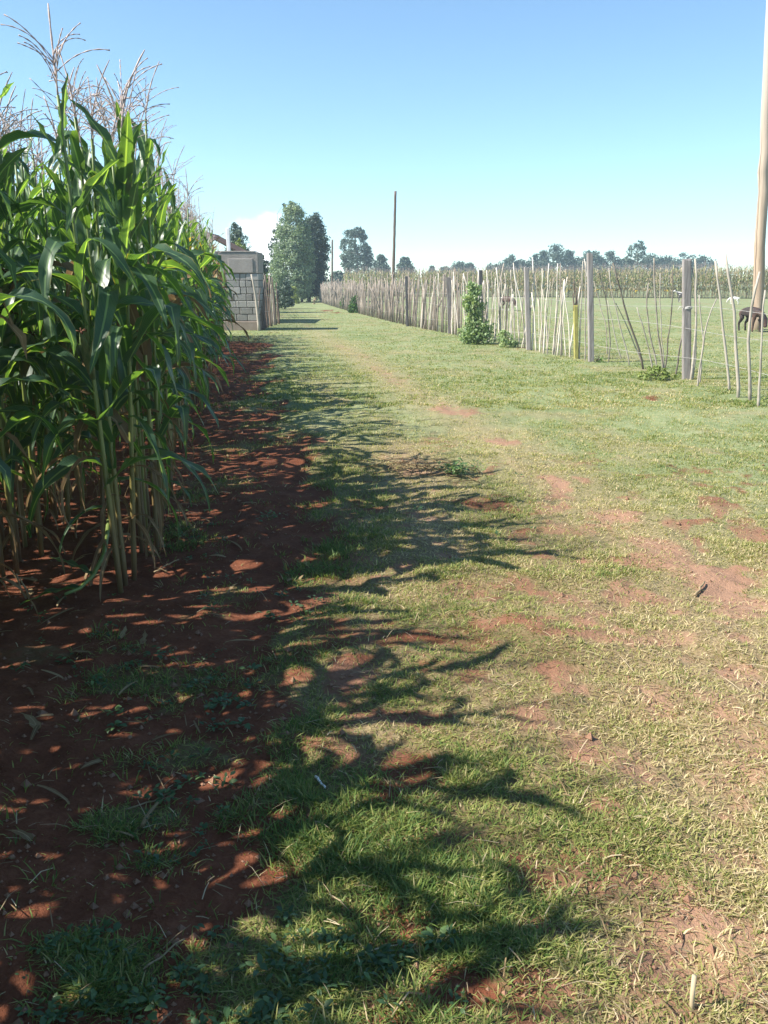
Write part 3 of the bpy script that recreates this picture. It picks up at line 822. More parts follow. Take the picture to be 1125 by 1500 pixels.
# plants that can be told apart
x, y = gp(195, 838)
near_plant(random.Random(3), x, y, "nearest maize plant at the front corner of the field, rooted beside a fallen stalk", G_EDGE, tilt=(0, .05), grow=1.02,
           extra=[('top', 0, 'maize_leaf', 1.9, -1.2, 1.1), ('arch', 3, 'maize_leaf', 1.3, .2, 1.05), ('arch', 9, 'maize_leaf', 1.2, -.4, 1.0), ('arch', 1, 'maize_leaf', 1.55, -.8, 1.0)])
x, y = gp(168, 805)
near_plant(random.Random(14), x, y, "maize plant just left of the front corner plant, hung with long drooping leaves", G_EDGE, tilt=(.02, -.02), grow=1.0)
x, y = gp(236, 762)
near_plant(random.Random(25), x, y, "yellow stalked maize plant just right of the front corner plant, lit on one side", G_EDGE, tilt=(0, .03), grow=1.04)
x, y = float(edge_x(11.3)) + .05, 11.3
near_plant(random.Random(31), x, y, "maize plant carrying one bright yellow leaf near the top of the edge row", G_EDGE, extra=[('top', 3, 'yellow_leaf', 1.93, .1, 1.15), ('top', 3, 'yellow_leaf', 1.90, .7, .9)])
for k, (bx_, by_, gr_) in enumerate(((150, 770, 1.08), (205, 735, 1.10), (120, 740, 1.10), (250, 715, 1.06), (60, 800, 1.05), (2, 795, 1.12), (45, 770, 1.06), (-35, 815, 1.12), (100, 765, 1.02))):
    x, y = gp(bx_, by_)
    near_plant(random.Random(46 + k), x, y, L_EDGE if k in (1, 3) else L_IN, G_EDGE if k in (1, 3) else G_IN, tilt=(0, r_.gauss(0, .03)), grow=gr_)
x, y = gp(22, 812)
near_plant(random.Random(40), x, y, "maize plant at the left border of the photo with a bright backlit leaf", G_IN, tilt=(0, .02), grow=1.12,
           extra=[('arch', 2, 'maize_leaf', 1.9, .1, 1.1), ('arch', 5, 'maize_leaf', 1.5, -.3, 1.1), ('arch', 4, 'maize_leaf', 1.35, -.9, 1.0)])
# the rest of the field reads as one mass
gm = Geo()
r_ = random.Random(6)
rest = vis[TOTAL:] + [p for p in pl if not in_frame(p[0], p[1])]
for x, y, row in rest:
    merged_plant(r_, .35 if y > 20 else .04, True, gm, gm, gm, (x, y, float(hgt(x, y))), r_.uniform(0, 6.28), r_.uniform(.93, 1.06))
tag(gm.build("maize_crop", [M['stalk'], M['maize_leaf'], M['dry_leaf'], M['yellow_leaf'], M['tassel']]),
    "dense standing maize filling the depth of the left field", "maize crop", kind="stuff")

lg = Geo(); lr = np.random.default_rng(17)
for k in range(420):
    y = 2.2 + 22 * lr.uniform(0, 1) ** 1.6; x = float(edge_x(y)) + lr.normal(-.3, .75)
    if x > float(np.interp(y, *zip(*BX))) - .05: continue
    V, Q, U = LEAF_LO['hang' if k % 3 else 'top'][lr.integers(0, 4)]
    V = V * lr.uniform(.18, .55); V = V - V.mean(0); V[:, 2] *= .16
    V = rot_z(V, lr.uniform(0, 6.28)) + np.array((x, y, float(hgt(x, y)) + .018))
    lg.add(V, Q, tint=lr.uniform(.2, 1), u=U)
for k in range(160):                              # the brown heap by the block wall
    px, py = lr.normal(362, 20), lr.normal(503, 7); x, y = gp(px, py)
    V, Q, U = LEAF_LO['hang'][lr.integers(0, 5)]
    V = V * lr.uniform(.3, .8); V = V - V.mean(0); V[:, 2] *= .3
    lg.add(rot_z(V, lr.uniform(0, 6.28)) + np.array((x, y, lr.uniform(.02, .12))), Q, tint=lr.uniform(0, .5), u=U)
tag(lg.build("leaf_litter", M['dry_leaf']), "dead brown maize leaves littering the soil along the field edge", "litter", kind="stuff")

# a broken maize stalk lying at the front corner
t = thing("fallen_maize_stalk", "broken maize stalk bent down to the soil with a flat green leaf at its tip", "maize stalk", (*gp(172, 800), 0))
bx0, by0 = gp(172, 800)
pts = [np.array((*gp(px, py), z)) - np.array((bx0, by0, 0)) for px, py, z in ((172, 800, .35), (166, 818, .26), (155, 842, .12), (138, 858, .06), (118, 872, .04), (96, 880, .035))]
gk = Geo(); gk.add(*tube(pts, [.013, .014, .013, .012, .010, .008], 7), tint=.5); gk.build("stalk", M['stalk'], t)
o = link("leaf", leaf_mesh('top', 1, 'maize_leaf'), t, pts[4]); o.rotation_euler = (.5, 1.25, math.pi + .35); o.scale = (.8, 1.2, .8)
o = link("leaf", leaf_mesh('top', 2, 'maize_leaf'), t, pts[3]); o.rotation_euler = (.2, 1.0, math.pi - .2); o.scale = (.7,) * 3
o = link("leaf", leaf_mesh('hang', 2, 'dry_leaf'), t, pts[2]); o.rotation_euler = (.2, .5, 2.5); o.scale = (.6,) * 3
t = thing("dead_twig", "forked dead twig standing out of the soil at the left border", "twig", (*gp(38, 876), 0))
x0, y0 = gp(38, 876)
for a in (((38, 874), (30, 862, .05), (27, 850, .12), (24, 840, .17)), ((42, 872), (38, 862, .04), (32, 853, .1), (29, 846, .14))):
    pp = [np.array((gp(*a[0])[0] - x0, gp(*a[0])[1] - y0, -.01))]
    for px, py, z in a[1:]:
        q = at(px, py, y0); pp.append(np.array((q[0] - x0, 0, max(q[2], 0.0) if q[2] > 0 else z)))
    gk = Geo(); gk.add(*tube(pp, [.006, .005, .0045, .004], 5)); gk.build("branch", M['straw'], t)

# maize across the paddock on the right: a far-off mass
gm = Geo(); r_ = random.Random(66)
PL = []
for i in range(8):
    a, b, c = Geo(), Geo(), Geo()
    LEAF_KEEP = LEAF_LO
    merged_plant(r_, .38, True, a, b, c, mats=(0, 0, 1, 2, 0))
    PL.append((a, b, c))
FLAT = []
for a, b, c in PL:
    k = Geo()
    for src, mm in ((b, [0]), (a, None), (c, [4])):
        n0 = 0
        for V, tn, uu in zip(src.V, src.tint, src.u): pass
        V = np.concatenate(src.V); tn = np.concatenate(src.tint); uu = np.concatenate(src.u)
        Q = np.concatenate(src.Q); mq = np.concatenate(src.mq); T = np.concatenate(src.T) if src.T else np.zeros((0, 3), int)
        for m_ in np.unique(mq):
            k2 = mm[0] if mm else {0: 1, 1: 2, 2: 3}[int(m_)]
            k.add(V, Q[mq == m_], T if mm else None, m=k2, tint=tn, u=uu)
    FLAT.append((np.concatenate(k.V), k.Q, k.T, k.mq, k.mt, np.concatenate(k.tint), np.concatenate(k.u)))
def far_add(i, off, rz, sc):
    V, Qs, Ts, mqs, mts, tn, uu = FLAT[i]
    V = rot_z(V * sc, rz) + np.array(off)
    gm.V.append(V); gm.tint.append(tn); gm.u.append(uu)
    for Q, m_ in zip(Qs, mqs): gm.Q.append(Q + gm.n); gm.mq.append(m_)
    for T, m_ in zip(Ts, mts): gm.T.append(T + gm.n); gm.mt.append(m_)
    gm.n += len(V)
for row in range(7):
    x = -4.0
    while x < 42:
        f = np.clip((x + 4) / 40, 0, 1)
        yy = 90 - 14 * f + row * .8 + r_.gauss(0, .12)
        far_add(r_.randrange(8), (x + r_.gauss(0, .05), yy, 0), r_.uniform(0, 6.28), r_.uniform(.94, 1.08) * (1.0 + .12 * f))
        x += .27 if row < 3 else .42
tag(gm.build("far_maize_crop", [M['straw_leaf'], M['ripe_leaf'], M['straw_leaf'], M['yellow_leaf'], M['tassel']]),
    "pale ripening maize standing across the far side of the paddock", "maize crop", kind="stuff")

# ripening maize past the block wall
r_ = random.Random(12)
for i in range(34):
    y = r_.uniform(37, 50); x = -.125 * y - r_.uniform(.2, 2.2) + .2
    mid_plant(r_, x, y, "yellowing maize plant beyond the block wall on the left of the lane", "yellowing maize beyond the block wall", 7 + r_.randrange(3) if r_.random() < .45 else None, r_.uniform(.72, .9))

# ------------------------------------------------------------------ stick fence on the right
FENCE = [(5.55, 8.0), (5.15, 11.4), (5.01, 14.07), (4.22, 17.45), (3.42, 20.6), (.70, 32.6), (-1.9, 47.0), (-4.65, 64.6)]
def fence_x(y): return np.interp(y, [p[1] for p in FENCE], [p[0] for p in FENCE])
fence = thing("stick_fence", "long fence of pale upright sticks, posts and wire along the right of the lane", "fence", (float(fence_x(20)), 20, 0))
FO = np.array(fence.location)
fr = np.random.default_rng(9)
def resample(P, n):
    P = np.asarray(P, float); d = np.concatenate([[0], np.cumsum(np.linalg.norm(np.diff(P, axis=0), axis=1))])
    s = np.linspace(0, d[-1], n)
    return np.stack([np.interp(s, d, P[:, k]) for k in range(3)], -1)
def stick_geo(g, P, r0, n=9, ns=6, rough=1.0):
    P = resample(P, n)
    P[1:-1] += fr.normal(0, .0065 * rough, (n - 2, 3)) * np.array((1, 1, 0))
    rad = r0 * np.linspace(1.12, .68, n) * (1 + fr.normal(0, .10, n))
    V, Q, T = tube(P, rad, ns)
    g.add(V, Q, T)
    for _ in range(fr.integers(0, 3)):          # stubs of cut side shoots
        k = fr.integers(2, n - 1); a = fr.uniform(0, 6.28)
        q = P[k] + np.array((math.cos(a), math.sin(a) * .5, .5)) * fr.uniform(.02, .045)
        g.add(*tube([P[k], q], [r0 * .45, r0 * .25], 4))
def px_stick(pix, r0, name='stick', mat='stick', label=None):
    x, y = gp(*pix[0])
    pts = [np.array((x, y, -.12)), np.array((x, y, 0))]
    dy = 0.0
    for q in pix[1:]:
        dy += fr.normal(0, .02)
        pts.append(at(*q, y + dy))
    g = Geo(); stick_geo(g, np.array(pts) - FO, r0)
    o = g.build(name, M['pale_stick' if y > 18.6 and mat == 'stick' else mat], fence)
    if label: o["label"] = label
    return o
STK = [([(849, 526), (850, 470), (854, 382)], .018), ([(857, 528), (858, 460), (858, 383)], .015), ([(869, 500), (864, 440), (856, 379)], .015),
       ([(889, 520), (888, 480), (878, 440), (870, 412)], .012), ([(892, 531), (894, 500), (888, 440), (878, 400)], .014), ([(910, 526), (898, 480), (890, 440)], .013),
       ([(923, 535), (906, 470), (897, 430), (892, 393)], .014), ([(944, 540), (926, 482), (912, 440), (898, 385)], .021), ([(939, 530), (920, 480), (902, 444)], .013),
       ([(956, 538), (945, 490), (933, 450)], .016), ([(964, 543), (950, 480), (946, 442), (950, 414)], .018), ([(972, 546), (962, 470), (959, 420), (958, 378)], .019),
       ([(973, 546), (968, 480), (967, 400)], .013), ([(974, 547), (981, 480), (986, 420), (985, 395)], .014), ([(989, 553), (1000, 490), (1001, 465), (998, 438)], .018),
       ([(1012, 557), (1021, 465), (1020, 420), (1018, 379)], .024), ([(1015, 556), (1020, 500), (1018, 430), (1014, 392)], .017), ([(1021, 567), (1033, 485), (1040, 460), (1050, 437)], .015),
       ([(1026, 561), (1030, 490), (1024, 432)], .016), ([(1070, 573), (1060, 482), (1055, 440), (1048, 382)], .024), ([(1082, 582), (1076, 465), (1068, 410), (1063, 372)], .027),
       ([(1100, 586), (1096, 490), (1103, 440), (1113, 398)], .025), ([(1111, 595), (1117, 465), (1121, 425)], .020),
       ([(829, 522), (825, 470), (827, 409)], .013), ([(823, 520), (822, 450), (821, 386)], .017), ([(810, 519), (815, 455), (817, 386)], .018), ([(802, 519), (807, 440), (812, 405)], .012),
       ([(796, 518), (800, 450), (804, 386)], .016), ([(791, 517), (794, 450), (794, 393)], .013), ([(779, 513), (784, 437), (780, 377)], .020), ([(772, 502), (762, 440), (752, 391)], .020),
       ([(761, 505), (757, 440), (752, 385)], .018), ([(754, 502), (751, 430), (748, 395)], .014), ([(745, 500), (742, 430), (739, 400)], .017), ([(737, 500), (735, 425), (734, 408)], .016),
       ([(733, 497), (733, 440), (732, 415), (738, 386)], .024), ([(731, 496), (731, 430), (727, 392)], .022), ([(725, 497), (722, 440), (720, 398)], .015), ([(714, 500), (715, 430), (713, 396)], .021),
       ([(709, 498), (708, 440), (706, 405)], .015), ([(682, 493), (679, 440), (679, 400)], .018), ([(672, 492), (667, 450), (665, 405)], .016), ([(667, 490), (666, 440), (664, 398)], .020),
       ([(662, 490), (663, 430), (662, 410)], .022), ([(657, 488), (656, 440), (655, 412)], .020), ([(647, 486), (645, 440), (646, 405)], .016), ([(641, 485), (642, 440), (642, 400)], .018),
       ([(634, 484), (638, 440), (636, 412)], .020), ([(628, 483), (632, 440), (638, 405)], .016), ([(620, 482), (630, 445), (640, 420)], .020), ([(617, 481), (620, 430), (616, 398)], .020)]
for p, r0 in STK: px_stick(p, r0 * .88)
for k in range(34):
    y = 18.2 + 6.0 * (k + fr.uniform(0, 1)) / 34; x = float(fence_x(y)) + fr.normal(0, .04)
    Ht = fr.uniform(1.1, 1.75); lx = fr.normal(0, .12)
    gk = Geo(); stick_geo(gk, np.array([(x, y, -.1), (x + lx * .4, y, Ht * .5), (x + lx, y + fr.normal(0, .04), Ht)]) - FO, fr.uniform(.010, .017), 7)
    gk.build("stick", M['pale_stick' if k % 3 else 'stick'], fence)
# split and sawn posts
def post_geo(pix0, pix1, w, d, z1off=0.0, bev=.012, n=8, jag=.01):
    x, y = gp(*pix0)
    top = at(*pix1, y)
    base = np.array((x, y, -.2))
    gk = Geo(); nn = n
    V = []
    for i in range(nn):
        t = i / (nn - 1); c = base * (1 - t) + top * t
        ww = w / 2 * (1 + fr.normal(0, .025)); dd = d / 2 * (1 + fr.normal(0, .025))
        for sx, sy in ((-1, -.75), (-.75, -1), (.75, -1), (1, -.75), (1, .75), (.75, 1), (-.75, 1), (-1, .75)):
            V.append(c + np.array((sx * ww, sy * dd, fr.normal(0, jag) if i == nn - 1 else 0)))
    V = np.array(V); Q = []
    for i in range(nn - 1):
        for k in range(8):
            Q.append((i * 8 + k, i * 8 + (k + 1) % 8, i * 8 + 8 + (k + 1) % 8, i * 8 + 8 + k))
    b0 = (nn - 1) * 8
    gk.add(V - FO, Q, [(b0, b0 + k, b0 + k + 1) for k in range(1, 7)])
    return gk
for p0, p1, w, d, mat, lab in (((867, 531), (864, 372), .11, .10, 'post', "tall square sawn timber post"), ((1007, 556), (1006, 381), .135, .07, 'post', "broad grey timber slab post tied with white string"),
                               ((775, 513), (771, 392), .105, .09, 'post', "grey split timber post"), ((706, 498), (704, 396), .10, .09, 'dark_post', "dark tarred post rising from the bush"),
                               ((660, 489), (657, 406), .14, .05, 'post', "wide bleached board post"), ((597, 478), (595, 405), .09, .07, 'dark_post', None)):
    o = post_geo(p0, p1, w, d).build("post", M[mat], fence, smooth=False)
    if lab: o["label"] = lab
gk = post_geo((845, 526), (843, 448), .085, .085, jag=.035)
o = gk.build("post", M['yellow_paint'], fence, smooth=False); o["label"] = "short yellow painted post with a split top"
x, y = gp(845, 526)
gk = Geo()
for dx, z1 in ((-.03, 1.62), (.0, 1.45), (.025, 1.36)):
    q = at(843, 448, y)
    stick_geo(gk, np.array([(q[0] + dx, y, q[2] - .1), (q[0] + dx * 1.3, y, q[2] + .1), (q[0] + dx * 1.6 - .01, y, z1)]) - FO, .016, 6)
gk.build("post_tip", M['dark_pole'], o)
# string tie on the broad slab post
x, y = gp(1007, 556)
q = at(1007, 451, y) - FO
gk = Geo()
for dz in (0, .012, -.014):
    a = np.linspace(0, 2 * math.pi, 13)
    gk.add(*tube(np.stack([q[0] + .078 * np.cos(a), q[1] + .045 * np.sin(a), q[2] + dz + .008 * np.sin(3 * a)], -1), .004, 4, False))
gk.add(*tube([q + np.array((-.08, -.03, 0)), q + np.array((-.14, -.04, .02)), q + np.array((-.17, -.04, -.03))], .004, 4))
gk.build("string_tie", M['string'], fence)
# the closer set sticks towards the far end of the lane
y, k, far = 23.4, 0, Geo()
while y < 66:
    x = float(fence_x(y)) + fr.normal(0, .05)
    Ht = np.clip(fr.normal(np.interp(y, [23, 45, 65], [1.62, 1.48, 1.15]), .16), .85, 2.1)
    lx, ly = fr.normal(0, .10), fr.normal(0, .10)
    if fr.uniform() < .12: lx *= 3
    P = np.array([(x, y, -.1), (x + lx * .4, y + ly * .4, Ht * .5), (x + lx, y + ly, Ht)]) - FO
    r0 = fr.uniform(.014, .026) * (1.5 if fr.uniform() < .06 else 1)
    if k < 8:
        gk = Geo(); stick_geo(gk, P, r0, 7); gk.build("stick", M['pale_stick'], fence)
    else:
        stick_geo(far, P, r0 * 1.15, 4, 5, .6)
    k += 1; y += fr.uniform(.065, .15) * (1.6 if y < 27 else 1.1 if y < 31 else 1)
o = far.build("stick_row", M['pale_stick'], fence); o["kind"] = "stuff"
for hz in (.38, .86, 1.18):                      # strands of wire
    ys = np.linspace(9.0, 64, 90)
    P = np.stack([fence_x(ys) - .03 + .01 * np.sin(ys * 1.7), ys, hz + .035 * np.sin(ys * .9 + hz * 7) - .02], -1) - FO
    gk = Geo(); gk.add(*tube(P, .0028, 4)); gk.build("wire", M['wire'], fence)

# ------------------------------------------------------------------ block wall end, its stick fence and the shed behind
x0, y0 = gp(336, 484); x1, _ = gp(379, 485)
H = 2.46
wall = thing("block_wall", "grey stone block wall end with a smooth plastered panel on top", "wall", (x0, y0, 0))
Wd = x1 - x0; Dp = 1.15
x_l = -1.3
br = random.Random(3)
gk = Geo(); gk.add(*boxgeo(x_l, Wd - .012, .012, Dp - .012, .30, H - .66)); gk.build("mortar", M['mortar'], wall, smooth=False)
gk = Geo()
ch = (H - .66 - .30) / 7
for c in range(7):
    z0, z1 = .30 + c * ch + .009, .30 + (c + 1) * ch - .009
    xx = Wd - (br.uniform(.12, .2) if c % 2 else 0); last = Wd
    xs = [Wd]; cur = Wd - (.22 if c % 2 else .40)
    while cur > x_l + .15: xs.append(cur); cur -= br.choice((.2, .36, .42, .4))
    xs.append(x_l)
    for a, b in zip(xs[1:], xs[:-1]):
        pr = br.uniform(-.006, .008)
        gk.add(*boxgeo(a + .009, b - (.009 if b < Wd else 0), -pr, .18, z0, z1, .012), tint=br.uniform(.25, .9))
    ys = [.18 + .018, .6 if c % 2 else .45, Dp]
    for a, b in zip(ys[:-1], ys[1:]):
        gk.add(*boxgeo(Wd - .2, Wd + br.uniform(-.004, .006), a, b - .012, z0, z1, .012), tint=br.uniform(.2, .7))
gk.build("blockwork", M['block'], wall, smooth=False)
gk = Geo(); gk.add(*boxgeo(x_l - .02, Wd + .02, -.05, Dp + .02, -.1, .295, .02)); gk.build("footing", M['footing'], wall, smooth=False)
gk = Geo(); gk.add(*boxgeo(x_l - .01, Wd + .012, -.012, Dp + .01, H - .66 + .004, H, .02), tint=.45)
gk.add(*boxgeo(.06, Wd - .16, -.034, .02, H - .64, H - .20, .012), tint=.62)
gk.build("plaster_panel", M['plaster'], wall, smooth=False)
gk = Geo(); gk.add(*boxgeo(x_l - .02, Wd - .09, -.03, Dp * .6, H + .003, H + .035, .012), tint=.75); gk.build("coping", M['plaster'], wall, smooth=False)

lf = thing("stick_fence", "short leaning row of rough sticks against the block wall end", "fence", (x1 + .02, y0 - .3, 0))
LO = np.array(lf.location)
for k in range(30):
    f = k / 29
    yy = y0 - .25 + f * 5.2; xx = x1 + .02 + .10 * math.sin(k * 1.3) * (.2 + f) - .03 * f + fr.normal(0, .03)
    Ht = np.clip(fr.normal(1.5, .15), 1.2, 1.9) * (1 if k else 1.02)
    P = np.array([(xx, yy, -.1), (xx - .04, yy + .03, Ht * .5), (xx - .10 + fr.normal(0, .07), yy + fr.normal(0, .06), Ht)]) - LO
    gk = Geo(); stick_geo(gk, P, .05 if k == 0 else fr.uniform(.020, .036), 7); gk.build("post" if k == 0 else "stick", M['stick' if k % 4 == 0 else 'dark_pole'], lf)
for hz in (.55, 1.1):
    gk = Geo(); gk.add(*tube(np.array([(x1 + .0, y0 - .3 + t * 5.3, hz + .03 * math.sin(t * 9)) for t in np.linspace(0, 1, 9)]) - LO, .004, 4)); gk.build("wire", M['wire'], lf)
# white post and low shed roof behind the wall end
q0 = at(335.5, 375, 29.5); q1 = at(335.5, 334, 29.5)
gk = Geo(); V, Q, T = boxgeo(-.055, .055, -.055, .055, 0, q1[2], .012); gk.add(V, Q, T)
o = gk.build("white_post", M['white_paint'], None, smooth=False, loc=(q0[0], 29.5, 0)); tag(o, "slim white painted post standing behind the block wall", "post")
sh = thing("shed", "low shed with a dark rusty pitched roof behind the block wall", "shed", (at(313, 370, 33)[0], 33, 0))
gk = Geo(); gk.add(*boxgeo(-1.3, .75, 0, 3, 0, 2.55)); gk.build("wall", M['mud'], sh, smooth=False)
gk = Geo(); nn = 30
for i, (xa, za, xb, zb) in enumerate(((-1.6, 2.55, -.35, 3.30), (-.35, 3.30, 1.15, 2.50))):
    t = np.linspace(0, 1, 2); s = np.linspace(-.3, 3.3, nn)
    V = [(xa + (xb - xa) * a, s_, za + (zb - za) * a + (.02 * (-1) ** j) + (.03 if i == 0 else .0)) for j, s_ in enumerate(s) for a in t]
    V2 = [(v[0], v[1], v[2] - .04) for v in V]
    Q = [(2 * j, 2 * j + 1, 2 * j + 3, 2 * j + 2) for j in range(nn - 1)]
    gk.add(V, Q); gk.add(V2, [tuple(reversed(q)) for q in Q])
    gk.add([V[0], V[1], V2[1], V2[0]], [(0, 1, 2, 3)])
gk.build("roof", M['rust_roof'], sh, smooth=False)

# ------------------------------------------------------------------ poles
def pole(name, label, px0, py0, px1, py1, D, r0, r1, mat, cap=True):
    b, tp = at(px0, py0, D), at(px1, py1, D); b[2] = 0
    Lp = float(np.linalg.norm(tp - b)); z = np.linspace(-.02 * Lp, Lp, 22)
    P = np.stack([np.zeros(22), np.zeros(22), z], -1)
    P[1:-1] += np.random.default_rng(int(D)).normal(0, r0 * .05, (20, 3)) * np.array((1, 1, 0))
    gk = Geo(); gk.add(*tube(P, np.linspace(r0, r1, 22) * (1 + np.random.default_rng(3).normal(0, .012, 22)), 16))
    o = gk.build(name, M[mat], None, True, b)
    o.rotation_euler = Vector(tp - b).normalized().to_track_quat('Z', 'Y').to_euler()
    return tag(o, label, "pole", "wooden poles along the lane")
p_r = pole("utility_pole", "thick pale timber pole leaning right at the photo's right border, cracked along the grain", 1109, 479, 1134, -110, 29.0, .185, .125, 'pole')
pole("utility_pole", "tall slim wooden pole rising behind the middle of the right fence", 574.5, 454, 579.3, 280, 45.0, .085, .06, 'dark_pole')
pole("utility_pole", "shorter dark pole beside the lane end between the two tree groups", 486.3, 438, 486.8, 351, 75.0, .085, .07, 'dark_pole')

# ------------------------------------------------------------------ trees
def cloud(g, rng, centers, radii, per, size, m=0, flat=.85, tint0=.5, elong=.5):
    centers = np.asarray(centers); n = len(centers)
    c = np.repeat(centers, per, 0); r = np.repeat(radii, per)
    v = rng.normal(0, 1, (n * per, 3)); v /= np.linalg.norm(v, axis=1)[:, None]
    rad = rng.uniform(.25, 1.05, n * per) ** .6
    P = c + v * (r * rad)[:, None] * np.array((1, 1, flat))
    D = rng.normal(0, 1, (n * per, 3)) + np.array((0, 0, -.4)); N = v * .8 + rng.normal(0, .6, (n * per, 3)) + np.array((0, 0, .4))
    L = size * rng.uniform(.6, 1.35, n * per)
    tn = np.repeat(rng.normal(tint0, .20, n), per) + rng.normal(0, .12, n * per)
    ovals(g, P, D, N, L, L * elong, np.clip(tn, 0, 1), m)
def tree(name, label, cat, pxb, D, prof, mat, leaf, nclump, per, seed, trunk_r=.12, rc=.45, group=None, depth=1.0, shell=.45, trunks=1, tint0=.5, bare=0.0, elong=.5):
    """prof: crown outline as (photo y, left x, right x); the crown gets the same depth as width"""
    rng = np.random.default_rng(seed)
    base = at(pxb, 410, D); base[2] = 0
    t = thing(name, label, cat, base, 0, group)
    pr = sorted(prof)
    zs = np.array([at(0, p[0], D)[2] for p in pr]); xl = np.array([at(p[1], p[0], D)[0] for p in pr]); xr = np.array([at(p[2], p[0], D)[0] for p in pr])
    o_ = np.argsort(zs); zs, xl, xr = zs[o_], xl[o_], xr[o_]
    w = np.maximum(np.interp(np.linspace(zs[0], zs[-1], 60), zs, xr - xl), .05)
    zz_ = rng.choice(np.linspace(zs[0], zs[-1], 60), nclump, p=w / w.sum()) + rng.normal(0, .05, nclump)
    zz_ = np.clip(zz_, zs[0], zs[-1])
    L_, R_ = np.interp(zz_, zs, xl), np.interp(zz_, zs, xr)
    a = rng.uniform(0, 2 * math.pi, nclump); rr = rng.uniform(shell, 1, nclump) ** .7
    hw = (R_ - L_) / 2
    rad = np.minimum(rc * rng.uniform(.6, 1.25, nclump), np.maximum(hw * .75, rc * .35))
    hw2 = np.maximum(hw - rad * .45, 0)
    cen = np.stack([(L_ + R_) / 2 + np.cos(a) * rr * hw2, D + np.sin(a) * rr * np.maximum(hw2, .1) * depth, zz_ - rad * .45], -1)
    gk = Geo(); cloud(gk, rng, cen - base, rad, per, leaf, tint0=tint0, elong=elong)
    gk.build("crown", M[mat], t, smooth=False)
    gt_ = Geo()
    topz = zs[0] + (zs[-1] - zs[0]) * .8
    for k in range(trunks):
        dx = (k - (trunks - 1) / 2) * trunk_r * 4
        n = 8; tt = np.linspace(-.02, 1, n)
        cx_ = np.interp(tt * topz, zs, (xl + xr) / 2) - base[0]
        P = np.stack([dx * (1 - tt * .4) + cx_ * np.clip(tt, 0, 1) + rng.normal(0, .03, n) * trunk_r * 6, rng.normal(0, .03, n), tt * topz], -1)
        gt_.add(*tube(P, np.linspace(trunk_r, trunk_r * .25, n), 8))
        for j in rng.choice(nclump, min(nclump, 16 // trunks + 4), replace=False):
            zb = max(cen[j][2] - rng.uniform(.3, 1.2), .25 * topz); f = np.clip(zb / topz, 0, 1)
            s0 = np.array([np.interp(f, tt, P[:, i]) for i in range(3)])
            e = cen[j] - base; mid = (s0 + e) / 2 + np.array((0, 0, .1))
            gt_.add(*tube([s0, mid, e], [trunk_r * .35 * (1 - f * .5), trunk_r * .22, trunk_r * .1], 5))
    gt_.build("trunk", M['bark'], t)
    return t
tree("columnar_tree", "tall pale green leafy tree at the lane end, with light trunks", "tree", 438, 65, [(295, 422, 436), (304, 416, 443), (325, 408, 453), (350, 402, 459), (375, 396, 462), (395, 391, 463), (412, 396, 461), (430, 405, 455)], 'tree_pale', .15, 400, 70, 1, .10, .42, trunks=2, shell=.5, tint0=.55)
tree("columnar_tree", "dark blue green tree joined to the right side of the pale lane end tree", "tree", 452, 67, [(312, 455, 468), (324, 446, 475), (345, 440, 481), (365, 436, 484), (390, 434, 482), (408, 436, 479), (430, 441, 474)], 'tree_dark', .145, 320, 70, 2, .16, .40, shell=.4, tint0=.5)
tree("eucalyptus_tree", "sparse young eucalyptus with tufted branch tips behind the pale tree", "tree", 414, 72, [(290, 411, 418), (300, 414, 422), (318, 396, 404), (330, 400, 414), (350, 395, 410), (400, 383, 410)], 'tree_dark', .22, 20, 34, 3, .06, .28, shell=.3)
tree("eucalyptus_tree", "big rounded eucalyptus with open airy crown beyond the fence", "tree", 523, 125, [(331, 514, 526), (338, 503, 534), (352, 498, 541), (366, 497, 545), (382, 500, 549), (398, 501, 550), (410, 504, 548)], 'tree_dark', .26, 125, 80, 4, .22, .60, shell=.6, tint0=.55)
GB = "trees on the skyline beyond the far maize"
